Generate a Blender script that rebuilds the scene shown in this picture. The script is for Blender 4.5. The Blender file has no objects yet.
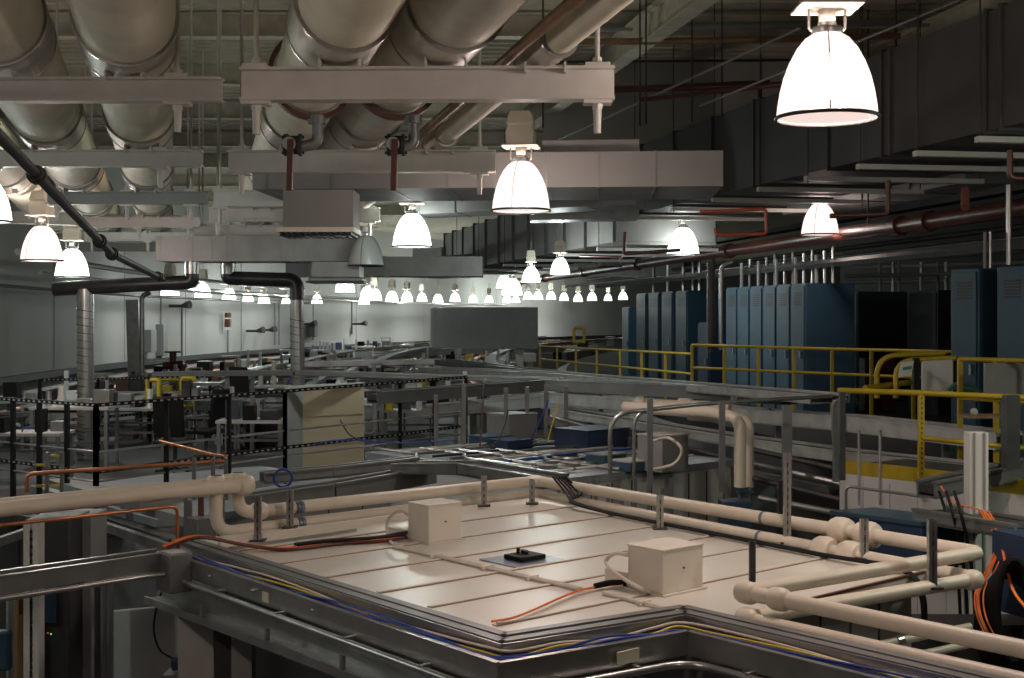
import bpy, bmesh, math, random
from mathutils import Vector as Vec, Matrix
R = random.Random(7)
F = 1280.0                      # focal length in pixels
K = F / 1500.0
H0 = 318.0                      # pixel row of the horizon
CZ = 5.0                        # camera height above the hall floor
SC = bpy.context.scene
COL = SC.collection

def P(px, py, Y):               # point seen at (px,py), Y = depth in survey units
    return Vec(((px-512)/1500*Y, Y*K, CZ-(py-H0)/1500*Y))
def V(x, Y, z):                 # lateral, depth (survey units), height relative to camera
    return Vec((x, Y*K, CZ+z))
def G(px, py, h):               # point at (px,py) on the level h relative to camera
    return P(px, py, 1500*h/(H0-py))
def ring(r, Y):
    return 128.6 - math.sqrt(r*r-(Y-42)**2)
def RV(r, Y, z):
    return V(ring(r, Y), Y, z)

# ---------------------------------------------------------------- materials
MATS = {}
def mat(name, col, rough=.5, metal=0.0, var=.12, scale=6.0, bump=0.0, bscale=40.0, spec=.5, stretch=None):
    m = bpy.data.materials.new(name); m.use_nodes = True
    nt = m.node_tree; b = nt.nodes['Principled BSDF']
    b.inputs['Roughness'].default_value = rough; b.inputs['Metallic'].default_value = metal
    b.inputs['Specular IOR Level'].default_value = spec
    tc = nt.nodes.new('ShaderNodeTexCoord')
    mp = nt.nodes.new('ShaderNodeMapping'); nt.links.new(tc.outputs['Object'], mp.inputs[0])
    if stretch: mp.inputs['Scale'].default_value = stretch
    n = nt.nodes.new('ShaderNodeTexNoise'); n.inputs['Scale'].default_value = scale; n.inputs['Detail'].default_value = 5
    nt.links.new(mp.outputs[0], n.inputs['Vector'])
    r = nt.nodes.new('ShaderNodeValToRGB')
    r.color_ramp.elements[0].position = .3; r.color_ramp.elements[1].position = .7
    r.color_ramp.elements[0].color = (*[c*(1-var) for c in col], 1)
    r.color_ramp.elements[1].color = (*[min(1, c*(1+var)) for c in col], 1)
    nt.links.new(n.outputs['Fac'], r.inputs[0]); nt.links.new(r.outputs[0], b.inputs['Base Color'])
    if bump:
        n2 = nt.nodes.new('ShaderNodeTexNoise'); n2.inputs['Scale'].default_value = bscale
        nt.links.new(tc.outputs['Object'], n2.inputs['Vector'])
        bp = nt.nodes.new('ShaderNodeBump'); bp.inputs['Strength'].default_value = bump; bp.inputs['Distance'].default_value = .02
        nt.links.new(n2.outputs['Fac'], bp.inputs['Height']); nt.links.new(bp.outputs[0], b.inputs['Normal'])
    MATS[name] = m
    return m
def emis(name, col, s, trans=0.0):
    m = bpy.data.materials.new(name); m.use_nodes = True
    nt = m.node_tree; out = nt.nodes['Material Output']
    nt.nodes.remove(nt.nodes['Principled BSDF'])
    e = nt.nodes.new('ShaderNodeEmission'); e.inputs[0].default_value = (*col, 1); e.inputs[1].default_value = s
    if trans:
        tl = nt.nodes.new('ShaderNodeBsdfTranslucent'); tl.inputs[0].default_value = (*[c*.022 for c in col], 1)
        ad = nt.nodes.new('ShaderNodeAddShader'); nt.links.new(tl.outputs[0], ad.inputs[0]); nt.links.new(e.outputs[0], ad.inputs[1]); e = ad
        t = nt.nodes.new('ShaderNodeBsdfTransparent'); mx = nt.nodes.new('ShaderNodeMixShader'); mx.inputs[0].default_value = 1-trans
        nt.links.new(t.outputs[0], mx.inputs[1]); nt.links.new(e.outputs[0], mx.inputs[2]); nt.links.new(mx.outputs[0], out.inputs[0])
    else:
        nt.links.new(e.outputs[0], out.inputs[0])
    MATS[name] = m
    return m
WHITE = mat('white_steel_paint', (.60,.585,.55), .45, var=.06)
INSUL = mat('pipe_insulation', (.74,.70,.57), .66, var=.10, scale=3, bump=.25, bscale=9)
SHEET = mat('pipe_sheet_metal', (.54,.51,.44), .5, .1, var=.1)
DECK = mat('roof_deck', (.56,.52,.42), .55, .1, var=.12)
GALV = mat('galvanised_steel', (.42,.42,.41), .32, .85, var=.18, scale=5)
GALVD = mat('dull_duct_steel', (.24,.243,.24), .45, .6, var=.16, scale=2.5)
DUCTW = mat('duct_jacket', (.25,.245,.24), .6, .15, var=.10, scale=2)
DKST = mat('dark_steel', (.045,.045,.045), .5, .2, var=.2)
BLACK = mat('black_plastic', (.008,.008,.009), .6, var=.2, spec=.2)
BLKPIPE = mat('black_pipe_wrap', (.028,.03,.032), .35, var=.2)
WALLW = mat('wall_paint_white', (.46,.46,.445), .7, var=.04, scale=.6)
WALLG = mat('wall_paint_grey', (.20,.20,.195), .75, var=.08)
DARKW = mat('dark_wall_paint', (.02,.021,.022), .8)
DARKF = mat('dark_floor_paint', (.055,.056,.058), .5)
CONC = mat('concrete_floor', (.13,.13,.127), .55, var=.12, scale=1.2)
ROOF = mat('hutch_roof_paint', (.68,.635,.565), .32, var=.04, scale=2.2)
CREAM = mat('cream_paint', (.68,.62,.54), .5, var=.05)
PVC = mat('cream_pipe_jacket', (.71,.63,.52), .42, var=.05, scale=4)
REDP = mat('red_sprinkler_paint', (.085,.022,.016), .35, var=.15)
RUST = mat('red_brown_primer', (.12,.05,.036), .45, var=.2)
ORNG = mat('orange_red_pipe', (.45,.09,.05), .4, var=.1)
YEL = mat('yellow_rail_paint', (.44,.31,.012), .45, var=.12)
BLUEC = mat('blue_cabinet_paint', (.032,.08,.125), .45, var=.08)
BLUED = mat('dark_blue_cabinet_paint', (.04,.052,.06), .5, var=.1)
NAVY = mat('navy_paint', (.02,.04,.085), .5, var=.12)
COPPER = mat('copper_tube', (.60,.24,.11), .35, .7, var=.2)
BROWN = mat('brown_pipe', (.24,.14,.07), .5, .1, var=.15)
ORC = mat('orange_cable', (.80,.19,.03), .5, var=.1)
BLC = mat('blue_cable', (.012,.05,.30), .4, var=.15)
DBLC = mat('dark_blue_cable', (.012,.014,.06), .5, var=.2)
YELC = mat('yellow_cable', (.65,.48,.04), .45, var=.1)
WHC = mat('white_cable', (.66,.60,.52), .5, var=.05)
TAN = mat('tan_panel', (.42,.35,.235), .6, var=.05, scale=1.0, stretch=(1,1,8))
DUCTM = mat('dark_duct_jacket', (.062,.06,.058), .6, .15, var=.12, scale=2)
GREYP = mat('grey_panel', (.24,.24,.237), .5, var=.06)
GREYL = mat('light_grey_panel', (.42,.42,.405), .5, var=.06)
HUTB = mat('hutch_roof_bluegrey', (.25,.28,.30), .38, var=.18, scale=3)
GREEN = mat('green_hose', (.08,.24,.17), .5)
GRNP = mat('green_print', (.05,.22,.12), .5)
SIGNW = mat('sign_white', (.6,.6,.58), .5, var=.02)
PLATE = mat('blue_grey_plate', (.17,.20,.26), .28, .4, var=.1)
UNLIT = mat('frosted_acrylic', (.34,.35,.34), .3, var=.05)
BRASS = mat('label_paper', (.62,.58,.45), .5)
CHIPS = [GREYP, GREYL, GALV, DKST, BLUED, WHITE, GALVD, TAN]

# ---------------------------------------------------------------- mesh builder
class MB:
    def __init__(s): s.v = []; s.f = []
    def quadbox(s, c, a, b, d):      # centre and three half axes
        i = len(s.v); c = Vec(c); a = Vec(a); b = Vec(b); d = Vec(d)
        for x in (-1,1):
            for y in (-1,1):
                for z in (-1,1): s.v.append(c+a*x+b*y+d*z)
        flip = a.cross(b).dot(d) < 0
        for q in ((0,1,3,2),(4,6,7,5),(0,4,5,1),(2,3,7,6),(0,2,6,4),(1,5,7,3)):
            s.f.append(tuple(i+k for k in (q[::-1] if flip else q)))
        return s
    def box(s, c, size, rz=0.0):
        ca, sa = math.cos(rz), math.sin(rz)
        return s.quadbox(c, (ca*size[0]/2, sa*size[0]/2, 0), (-sa*size[1]/2, ca*size[1]/2, 0), (0,0,size[2]/2))
    def beam(s, p1, p2, w, h, dz=0.0):       # box along a segment; h vertical, w sideways
        p1 = Vec(p1); p2 = Vec(p2); d = p2-p1
        side = d.cross(Vec((0,0,1)))
        if side.length < 1e-6: side = Vec((1,0,0))
        side.normalize(); up = side.cross(d).normalized()
        return s.quadbox((p1+p2)/2+up*dz, d/2, side*w/2, up*h/2)
    def ibeam(s, p1, p2, h, w, t):
        s.beam(p1, p2, w, t, h/2-t/2); s.beam(p1, p2, w, t, -h/2+t/2); s.beam(p1, p2, t*.8, h-2*t)
        return s
    def tray(s, p1, p2, w, h, t=.012):       # channel open at the top
        p1 = Vec(p1); p2 = Vec(p2); d = (p2-p1); sd = d.cross(Vec((0,0,1))).normalized()
        s.beam(p1, p2, w, t, -h/2+t/2)
        for k in (-1,1):
            o = sd*(w/2-t/2)*k
            s.beam(p1+o, p2+o, t, h)
            s.beam(p1+o*.98, p2+o*.98, t*2.6, t, h/2)
        return s
    def frame(s, d):
        d = d.normalized(); r = Vec((0,0,1)) if abs(d.z) < .9 else Vec((1,0,0))
        a = d.cross(r).normalized(); return a, d.cross(a).normalized()
    def rings(s, rings_, cap=True):
        n = len(rings_[0]); i0 = len(s.v)
        for r in rings_: s.v.extend(r)
        for k in range(len(rings_)-1):
            for j in range(n):
                a = i0+k*n+j; b = i0+k*n+(j+1)%n
                s.f.append((a, b, b+n, a+n))
        if cap:
            s.f.append(tuple(i0+j for j in range(n))[::-1])
            s.f.append(tuple(i0+(len(rings_)-1)*n+j for j in range(n)))
        return s
    def tube(s, pts, r, n=10, cap=True):
        pts = [Vec(p) for p in pts]; out = []
        d0 = (pts[1]-pts[0]).normalized(); a, b = s.frame(d0)
        for k, p in enumerate(pts):
            if k == 0: t = d0
            elif k == len(pts)-1: t = (pts[k]-pts[k-1]).normalized()
            else: t = ((pts[k]-pts[k-1]).normalized()+(pts[k+1]-pts[k]).normalized()).normalized()
            a = (a-t*a.dot(t)).normalized(); b = t.cross(a)
            rr = r[k] if isinstance(r, (list, tuple)) else r
            out.append([p+a*rr*math.cos(2*math.pi*j/n)+b*rr*math.sin(2*math.pi*j/n) for j in range(n)])
        return s.rings(out, cap)
    def cyl(s, p1, p2, r, r2=None, n=12): return s.tube([p1, p2], [r, r if r2 is None else r2], n)
    def lathe(s, prof, c=(0,0,0), n=24, ax=None):   # prof: (r, t) along axis
        c = Vec(c); ax = Vec(ax or (0,0,1)).normalized(); a, b = s.frame(ax)
        return s.rings([[c+ax*t+(a*math.cos(2*math.pi*j/n)+b*math.sin(2*math.pi*j/n))*max(r,1e-4) for j in range(n)] for r, t in prof], False)
    def ball(s, c, r, n=14):
        return s.lathe([(r*math.sin(math.pi*k/8), -r*math.cos(math.pi*k/8)) for k in range(9)], c, n)
    def prism(s, poly, z0, z1):              # poly: list of (x,y)
        i = len(s.v); n = len(poly)
        ar = sum(poly[k][0]*poly[(k+1)%n][1]-poly[(k+1)%n][0]*poly[k][1] for k in range(n))
        if ar < 0: poly = poly[::-1]
        for z in (z0, z1):
            for p in poly: s.v.append(Vec((p[0], p[1], z)))
        s.f.append(tuple(i+k for k in range(n))[::-1]); s.f.append(tuple(i+n+k for k in range(n)))
        for k in range(n): s.f.append((i+k, i+(k+1)%n, i+n+(k+1)%n, i+n+k))
        return s
    def strip(s, pts, h, w):                 # continuous rectangular section along a path
        rs = []; pts = [Vec(p) for p in pts]
        for k, p in enumerate(pts):
            d = (pts[min(k+1, len(pts)-1)]-pts[max(k-1, 0)]); sd = d.cross(Vec((0,0,1))).normalized()
            u = Vec((0,0,h/2)); q = sd*w/2
            rs.append([p-q-u, p+q-u, p+q+u, p-q+u])
        return s.rings(rs)
    def go(s, name, m, parent=None, smooth=True, bevel=0.0, label=None, m2=None, f2=()):
        me = bpy.data.meshes.new(name)
        root = parent
        off = Vec((0,0,0))
        while root is not None:
            off += Vec(root.location); root = root.parent
        if parent is None and s.v:           # origin at the base centre
            xs = [v[0] for v in s.v]; ys = [v[1] for v in s.v]; zs = [v[2] for v in s.v]
            off = Vec(((min(xs)+max(xs))/2, (min(ys)+max(ys))/2, min(zs)))
        me.from_pydata([tuple(Vec(v)-off) for v in s.v], [], s.f); me.validate(); me.update()
        bm = bmesh.new(); bm.from_mesh(me); bmesh.ops.recalc_face_normals(bm, faces=bm.faces); bm.to_mesh(me); bm.free()
        if smooth:
            me.polygons.foreach_set('use_smooth', [True]*len(me.polygons)); me.set_sharp_from_angle(angle=math.radians(38))
        me.materials.append(m)
        if m2:
            me.materials.append(m2)
            for k in f2: me.polygons[k].material_index = 1
        o = bpy.data.objects.new(name, me); COL.objects.link(o)
        if parent is None: o.location = off
        else: o.parent = parent
        if bevel:
            b = o.modifiers.new('bevel', 'BEVEL'); b.width = bevel; b.segments = 2; b.limit_method = 'ANGLE'
        if label: o['label'] = label
        return o
def fillet(pts, rad, seg=6):
    pts = [Vec(p) for p in pts]; out = [pts[0]]
    for k in range(1, len(pts)-1):
        a = (pts[k-1]-pts[k]); b = (pts[k+1]-pts[k]); r = min(rad, a.length*.49, b.length*.49)
        p1 = pts[k]+a.normalized()*r; p2 = pts[k]+b.normalized()*r
        for j in range(seg+1):
            t = j/seg; out.append(p1*(1-t)**2+pts[k]*2*t*(1-t)+p2*t*t)
    return out+[pts[-1]]
def smooth_path(pts, n=6):                   # Catmull-Rom
    pts = [Vec(p) for p in pts]; q = [pts[0]*2-pts[1]]+pts+[pts[-1]*2-pts[-2]]; out = []
    for k in range(1, len(q)-2):
        for j in range(n):
            t = j/n
            out.append(.5*((2*q[k])+(q[k+1]-q[k-1])*t+(2*q[k-1]-5*q[k]+4*q[k+1]-q[k+2])*t*t+(3*q[k]-q[k-1]-3*q[k+1]+q[k+2])*t**3))
    return out+[pts[-1]]
def tag(o, label, cat, group=None, kind=None):
    o['label'] = label; o['category'] = cat
    if group: o['group'] = group
    if kind: o['kind'] = kind
    return o
def thing(name, label, cat, loc, group=None):
    o = bpy.data.objects.new(name, None); COL.objects.link(o); o.location = loc; o.empty_display_size = .2
    return tag(o, label, cat, group)
def struct(o): o['kind'] = 'structure'; return o
def dup(root, loc, label, rz=0.0, group=None, scale=None):
    r = root.copy(); COL.objects.link(r); r.location = loc; r.rotation_euler = (0,0,rz); r['label'] = label
    if group: r['group'] = group
    if scale: r.scale = (scale,)*3
    for ch in [o for o in root.children]:
        c = ch.copy(); COL.objects.link(c); c.parent = r
        for g in ch.children:
            d = g.copy(); COL.objects.link(d); d.parent = c
    return r
Z = Vec((0,0,1))
ORD = ['first','second','third','fourth','fifth','sixth','seventh','eighth','ninth','tenth','eleventh','twelfth','thirteenth','fourteenth','fifteenth','sixteenth','seventeenth','eighteenth','nineteenth','twentieth']

# ================================================================= SETTING
FLOOR = -5.0
CEIL = 4.55
struct(MB().box((10, 55, -.05), (90, 140, .1)).go('floor', CONC))
yy = [-6+4*i for i in range(34)]
m = MB(); m.strip([RV(140.15, y, (-1.3+CEIL)/2) for y in yy], CEIL+1.3, .3); wall_left = struct(m.go('wall_left', WALLW))
m = MB(); m.strip([RV(140.35, y, (FLOOR-1.3)/2) for y in yy], -1.3-FLOOR, .3); struct(m.go('wall_left_lower', WALLG))
m = MB(); m.strip([RV(139.93, y, -1.36) for y in yy], .16, .14); struct(m.go('trim_1', DKST))
m = MB()                                     # panel joints of the wall
for y in (23.5, 30, 37, 44, 51, 58, 66, 74, 84, 95): m.box(RV(139.985, y, 1.2), (.012, .03, 4.9))
struct(m.go('trim_2', WALLG))
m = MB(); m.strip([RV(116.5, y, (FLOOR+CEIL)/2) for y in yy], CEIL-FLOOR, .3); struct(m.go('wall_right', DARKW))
m = MB(); m.beam(V(-14, 126, -.2), V(32, 126, -.2), .3, 9.7); struct(m.go('wall_back', WALLG))
m = MB(); m.beam(V(-14, -6, -.2), V(24, -6, -.2), .3, 9.7); struct(m.go('wall_front', WALLG))
# ceiling: corrugated steel deck as real ribs, joists below it
m = MB(); rib = []
x0, x1 = -16, 34
k = 0; y = -6*K
prof = []
while y < 127*K:
    prof += [(y, 0), (y+.17, 0), (y+.20, -.075), (y+.30, -.075)]; y += .33
i0 = len(m.v)
for (yv, dz) in prof: m.v += [Vec((x0, yv, CZ+CEIL+dz)), Vec((x1, yv, CZ+CEIL+dz))]
for q in range(len(prof)-1): m.f.append((i0+2*q, i0+2*q+1, i0+2*q+3, i0+2*q+2))
ceiling = struct(m.go('ceiling', DECK, smooth=False))
for yv in (13, 17.5, 22, 26.5, 31, 36, 41, 47, 53, 60):
    m = MB().ibeam(V(-15, yv, CEIL-.26), V(32, yv, CEIL-.26), .36, .2, .025); o = m.go('joist', WHITE if yv < 20 else DECK, ceiling)
for xv in (-9, -1.6, 2.4, 6.4):
    m = MB().ibeam(V(xv+1.4, 8, CEIL-.68), V(xv-2.2, 30, CEIL-.68), .4, .24, .03); m.go('girder', DECK, ceiling)
# masonry bulkhead above the ducts
struct(MB().beam(V(.6, 27, 3.75), V(5.6, 25.6, 3.75), .25, 1.75).go('wall_upper', WALLW))

# ================================================================= HIGH BAY LAMPS
WARM = (1.0, .79, .71); COOL = (.91, 1.0, .945)
def lamp_proto(kind, col, s):
    t = thing('high_bay_lamp', 'proto', 'lamp', (0,0,0))
    prof = [(.275,0),(.272,.03),(.268,.07),(.255,.15),(.235,.23),(.205,.31),(.165,.385),(.12,.44),(.075,.47)]
    if kind: shade_m = emis(kind+'_lit_acrylic', col, s, .45); bulb_m = emis(kind+'_lit_bulb', col, 14)
    else: shade_m = UNLIT; bulb_m = UNLIT
    MB().lathe(prof, n=32).go('shade', shade_m, t)
    m = MB().lathe([(.277+.011*math.cos(a), .006+.011*math.sin(a)) for a in [2*math.pi*k/8 for k in range(9)]], n=32); m.go('rim_band', DKST, t)
    MB().lathe([(0,.10),(.04,.11),(.062,.17),(.055,.23),(.03,.29),(.03,.36),(0,.37)], n=14).go('bulb', bulb_m, t)
    m = MB().lathe([(.08,.46),(.085,.475),(.085,.50),(.055,.51),(.05,.53)], n=20); m.go('collar', GALV, t)
    m = MB().tube(fillet([(-.10,0,.60),(-.10,0,.485),(.0,0,.485),(.10,0,.485),(.10,0,.60)], .03), .008, 8); m.go('bracket', WHITE, t)
    MB().lathe([(.035,.50),(.045,.53),(.05,.60),(.06,.61)], n=16).go('socket', CREAM, t)
    m = MB().box((0,0,.612), (.34,.30,.018))
    m.rings([[Vec((x*w, y*w*.85, z)) for x, y in ((-1,-1),(1,-1),(1,1),(-1,1))] for w, z in ((.125,.62),(.135,.74),(.115,.80),(.13,.82),(.10,.94))]); m.go('ballast_housing', CREAM, t, bevel=.006)
    MB().tube([(0,0,.94),(0,0,1.25)], .009, 6).go('hanger_rod', GALV, t)
    m = MB()                                   # cage wire over the shade, outside it
    for a in (-1.75, .35, 2.4):
        m.tube([(math.cos(a)*(r+.006), math.sin(a)*(r+.006), z) for r, z in prof], .0035, 6)
    m.go('guard_wire', DKST, t)
    return t
def add_light(loc, col, w, r=.11):
    l = bpy.data.lights.new('lamp_light', 'POINT'); l.energy = w; l.color = col; l.shadow_soft_size = r
    o = bpy.data.objects.new('lamp_light', l); COL.objects.link(o); o.location = loc
LP = 210.0                                      # watts of the lamp lights
protoW = lamp_proto('warm', WARM, 1.7); protoC = lamp_proto('cool', COOL, 4.5); protoU = lamp_proto('', None, 0)
used = {}
def lamp(px, py, w, proto, label, group=None, light=1.0, Y=None):
    sc_ = w*Y/825.0 if Y else None
    Y = Y or 825.0/w
    p = P(px, py-1, Y)
    if id(proto) not in used:
        used[id(proto)] = 1; o = proto; o.location = p; o['label'] = label
        if group: o['group'] = group
    else: o = dup(proto, p, label, R.uniform(-.4,.4), group, sc_)
    if light: add_light(p+Vec((0,0,.17)), WARM if proto is protoW else COOL, LP*light)
    return o
g = 'lit high bay lamps'
lamp(827,120,100, protoW, 'largest pinkish lit dome lamp, hanging at the upper right of the hall', g, 1.1)
lamp(521,212,58, protoW, 'pinkish lit dome lamp hanging just below the right end of a white beam', g, 1.1)
lamp(412,248,39, protoC, 'bright white dome lamp in the middle, below the long horizontal duct', g, 1.1)
lamp(42,262,41, protoW, 'orange pink lit dome lamp on the left beside the grey wall', g, 1.1)
lamp(72,278,33, protoC, 'white lit dome lamp just behind the orange pink one at left', g, 1.0)
lamp(820,236,37, protoW, 'pinkish white dome lamp in front of the red sprinkler main at right', g, .3)
lamp(683,256,32, protoC, 'greenish white dome lamp touching the red sprinkler main in view', g, .4)
lamp(-16,223,53, protoC, 'white dome lamp cut off by the left edge of the photo', g, .9)
lamp(366,267,27, protoU, 'unlit grey dome lamp hanging in front of the far ducts', 'unlit high bay lamps', 0, 23.3)
lamp(610,268,23, protoU, 'unlit grey dome lamp left of the red sprinkler main', 'unlit high bay lamps', 0)
lamp(342,305,8, protoU, 'tiny unlit dome lamp against the distant white wall', 'unlit high bay lamps', 0)
lamp(560,276,20, protoC, 'greenish white lamp under the ribbed ducts, nearest of the middle row', g, .6, Y=27)
lamp(531,284,19, protoC, 'greenish white lamp second along the middle row under the ribbed ducts', g, .6, Y=28.5)
lamp(512,297,21, protoC, 'low bright lamp at the left end of the bright middle cluster', g, .8, Y=45)
lamp(504,290,16, protoC, 'bright lamp topping the dense middle cluster of lamps', g, .8)
lamp(652,250,16, protoC, 'lamp peeping out behind the greenish lamp and duct at right', g, .8, Y=38)
lamp(345,294,20, protoC, 'wide bright lamp under the far duct hood, left of centre', g, 1.2)
gl = 'far row of lamps along the white wall'
for k, (px, py, w, Yw) in enumerate([(170,297,19,43),(203,299,17,47),(229,301,14,51),(248,303,11,54),(264,305,12,56),(286,305,9,59),(317,305,11,61)]):
    lamp(px, py, w, protoC, 'lit lamp in the row along the left wall, %s from the dark duct arm' % ORD[k], gl, .8, Yw)
gm = 'distant row of lamps across the middle'
for k, (px, py, w) in enumerate([(364,305,10),(367,297,11),(375,301,12),(392,302,11),(407,302,10),(422,302,9),(438,303,9),(455,302,9),(473,303,8),(489,303,7.5),(507,303,7.5),(516,303,7),(528,300,8.5),(538,300,8.5),(551,300,8.5),(564,301,8),(578,302,8),(592,301,8.5),(608,301,7),(623,300,8)]):
    lamp(px, py+1, w*1.18, protoC, 'tiny distant lit lamp, %s from the left in the central row' % ORD[k], gm, 4.0 if k % 3 == 1 else 0, Y=[66,66,68,71,73,75,77,80,83,87,91,92,93,95,97,98,99,99,100,98][k])
for (px, x, y, c) in ((0,-2.2,4.5,WARM),(0,3.0,2.5,WARM),(0,-6.5,9.5,COOL),(0,5.2,9.0,COOL)):
    o = dup(protoW if c is WARM else protoC, V(x, y, 1.12 if y < 9 else .75), 'lit dome lamp of the same row outside the picture', 0, 'lamps nearer than the picture shows')
    add_light(o.location+Vec((0,0,.17)), c if x < 4 else (.88,1,.80), LP*(1 if x < 4 else 1.7))

# ================================================================= BIG OVERHEAD PIPES
BEAM_L = [10, 14.3, 19, 23.8, 28]
BEAM_R = [9.1, 13.6, 17.8, 21, 25]
def big_pipe(label, x_at, y_at, slope, r, zbot, ya, yb, beams, m=INSUL, name='insulated_pipe'):
    X = lambda y: x_at+slope*(y-y_at)
    zc = zbot+r
    t = thing(name, label, 'pipe', V(X(ya), ya, zbot), 'large insulated overhead pipes')
    mb = MB(); pts = []; rr = []
    ys = [ya]
    for b in beams: ys += [b-.75, b-.745, b+.75, b+.755]
    ys = sorted(y for y in ys if ya <= y <= yb)+[yb]
    mb.tube([V(X(y), y, zc) for y in ys], r, 32); mb.go('jacket', m, t)
    for b in beams:
        if ya < b < yb:
            s = MB(); s.tube([V(X(y), y, zc) for y in (b-.42, b+.42)], r+.016, 32); s.go('saddle_shield', SHEET, t)
            for e in (-.42, .38):
                q = MB(); q.tube([V(X(b+e+d), b+e+d, zc) for d in (0, .05)], r+.024, 32); q.go('band', GALV, t)
        for d in (-.12, .12):
                q = MB().box(V(X(b)+d, b, zbot-.02), (.012, .16, .06)); q.go('pipe_shoe', WHITE, t)
    return t
ZL = 1.60
big_pipe('fat cream insulated pipe at top left, right one of the left group', -2.57, 10, -.228, .315, ZL+.03, 3.2, 33, BEAM_L)
big_pipe('fat cream insulated pipe at top left, beside the wall side of the first', -3.42, 10, -.235, .315, ZL+.03, 3.2, 31, BEAM_L)
big_pipe('cream insulated pipe at far left, partly cut off by the photo edge', -4.3, 10, -.235, .31, ZL+.03, 3.2, 30, BEAM_L)
big_pipe('fat cream insulated pipe with red valve, left one of the right group', -1.04, 9.1, -.206, .285, 1.56, 3, 40, BEAM_R)
big_pipe('fat darker insulated pipe with red valve, right of its lighter twin', -.40, 9.1, -.207, .285, 1.56, 3, 40, BEAM_R, SHEET)
big_pipe('slim cream insulated pipe slanting up beyond the two valves', .20, 9.1, -.19, .088, 1.53, 3, 30, BEAM_R[:2])
m = MB().tube([V(.0+(-.2)*(y-9.1), y, 1.60) for y in (3, 30)], .035, 12)
tag(m.go('pipe', BROWN), 'thin brown pipe running alongside the slim cream pipe overhead', 'pipe')
def support(label, p1, p2, h, w, mtl, rods, ceil=CEIL):
    t = thing('support_beam', label, 'beam', (p1+p2)/2-Z*h/2, 'white steel pipe supports')
    MB().ibeam(p1, p2, h, w, .016).go('beam', mtl, t)
    d = (p2-p1).normalized()
    for e in rods:
        p = p1.lerp(p2, e)
        q = MB(); q.tube([p+Z*(h/2), Vec((p.x, p.y, CZ+ceil-.1))], .016, 8); q.go('hanger_rod', WHITE, t)
        q = MB(); q.box(p+Z*(h/2+.012), (.15,.12,.022)); q.box(p-Z*(h/2+.012), (.17,.12,.022))
        q.cyl(p+Z*(h/2+.02), p+Z*(h/2+.06), .032, n=6); q.cyl(p-Z*(h/2+.02), p-Z*(h/2+.055), .034, n=6); q.go('washer_plate', WHITE, t)
        q = MB(); q.cyl(p-Z*(h/2+.05), p-Z*(h/2+.20), .026, .022, n=10); q.go('rod_end', WHITE, t)
    return t
names = ['nearest','second','third','fourth','fifth']
xl = [(-6.2,-1.93),(-7.0,-2.95),(-5.9,-3.86),(-6.9,-4.95),(-8.0,-5.6)]
for k, y in enumerate(BEAM_L):
    support('white steel beam under the left pipe group, %s of five' % names[k], V(xl[k][0], y+.05, ZL-.08), V(xl[k][1], y, ZL-.08), .16, .12, GREYP if k == 2 else WHITE, (.15,.93) if k == 0 else (.06,.5,.9))
xr = [(-1.65,.62),(-2.58,-.15),(-3.55,-2.0),(-4.25,-1.85),(-5.3,-2.6)]
for k, y in enumerate(BEAM_R):
    support('white steel beam under the right pipe group, %s of five' % names[k], V(xr[k][0], y+.05, 1.42 if k < 3 else 1.45), V(xr[k][1], y, 1.42 if k < 3 else 1.45), .2, .14, WHITE, (.04,.955) if k == 0 else (.05,.94))
# pale lower cross channels hanging far left
for k, (pa, pb, Y) in enumerate([((-10,217),(195,222),24.5),((120,238),(362,233),29.5),((60,247),(200,247),33)]):
    a = P(*pa, Y); b = P(pb[0], pb[1], Y)
    m = MB().ibeam(a, b, .2, .12, .015); t = tag(m.go('channel', WHITE), 'pale hanging steel channel below the left pipes, %s from camera' % ORD[k], 'beam', 'pale hanging channels')
# valves
def valve(px, Y, ppx, label, rr):
    c = P(ppx, 108, Y)                          # pipe underside
    t = thing('drain_valve', label, 'valve', P(px,190,Y), 'red handled drain valves')
    q = MB(); q.lathe([(rr+.02,-.05),(rr+.055,-.05),(rr+.055,.05),(rr+.02,.05),(rr+.02,-.05)], V(*VC[ppx]), 40, Vec((-.206,K,0))); q.go('coupling_ring', RUST, t)
    p0 = P(ppx+12,116,Y); p1 = P(ppx+13,144,Y); p2 = P(px+8,147,Y)
    q = MB(); q.tube(fillet([p0, p1, p2], .12), .042, 14); q.cyl(p0, p0-Z*.06, .07, n=14); q.go('elbow', GALVD, t)
    b = P(px,145,Y)
    q = MB(); q.cyl(b+Vec((.07,0,0)), b-Vec((.03,0,0)), .062, n=18); q.cyl(b+Vec((.085,0,0)), b+Vec((.06,0,0)), .085, n=18); q.cyl(b-Vec((.02,0,0)), b-Vec((.05,0,0)), .085, n=18); q.go('valve_body', DKST, t)
    q = MB(); q.cyl(b-Vec((0,.06,0)), b-Vec((0,.10,0)), .05, n=16); q.go('bonnet', GREYL, t)
    q = MB()
    h0 = b+Vec((.015,-.11,.03)); h1 = b+Vec((.01,-.13,-.36))
    q.beam(h0, h1, .048, .022); q.go('handle', RUST, t, bevel=.006, label='red brown lever handle')
    for s in (-1,1):
        q = MB().cyl(b+Vec((-.07,0,s*.06)), b+Vec((.10,0,s*.06)), .012, n=6); q.go('bolt', DKST, t)
VC = {305: (-1.04-.206*2.3, 11.4, 1.845), 401: (-.40-.207*2.3, 11.4, 1.845)}
valve(291, 11.4, 305, 'drain valve with red brown lever under the left twin pipe', .285)
valve(394, 11.4, 401, 'drain valve with red brown lever under the darker twin pipe', .285)
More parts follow.
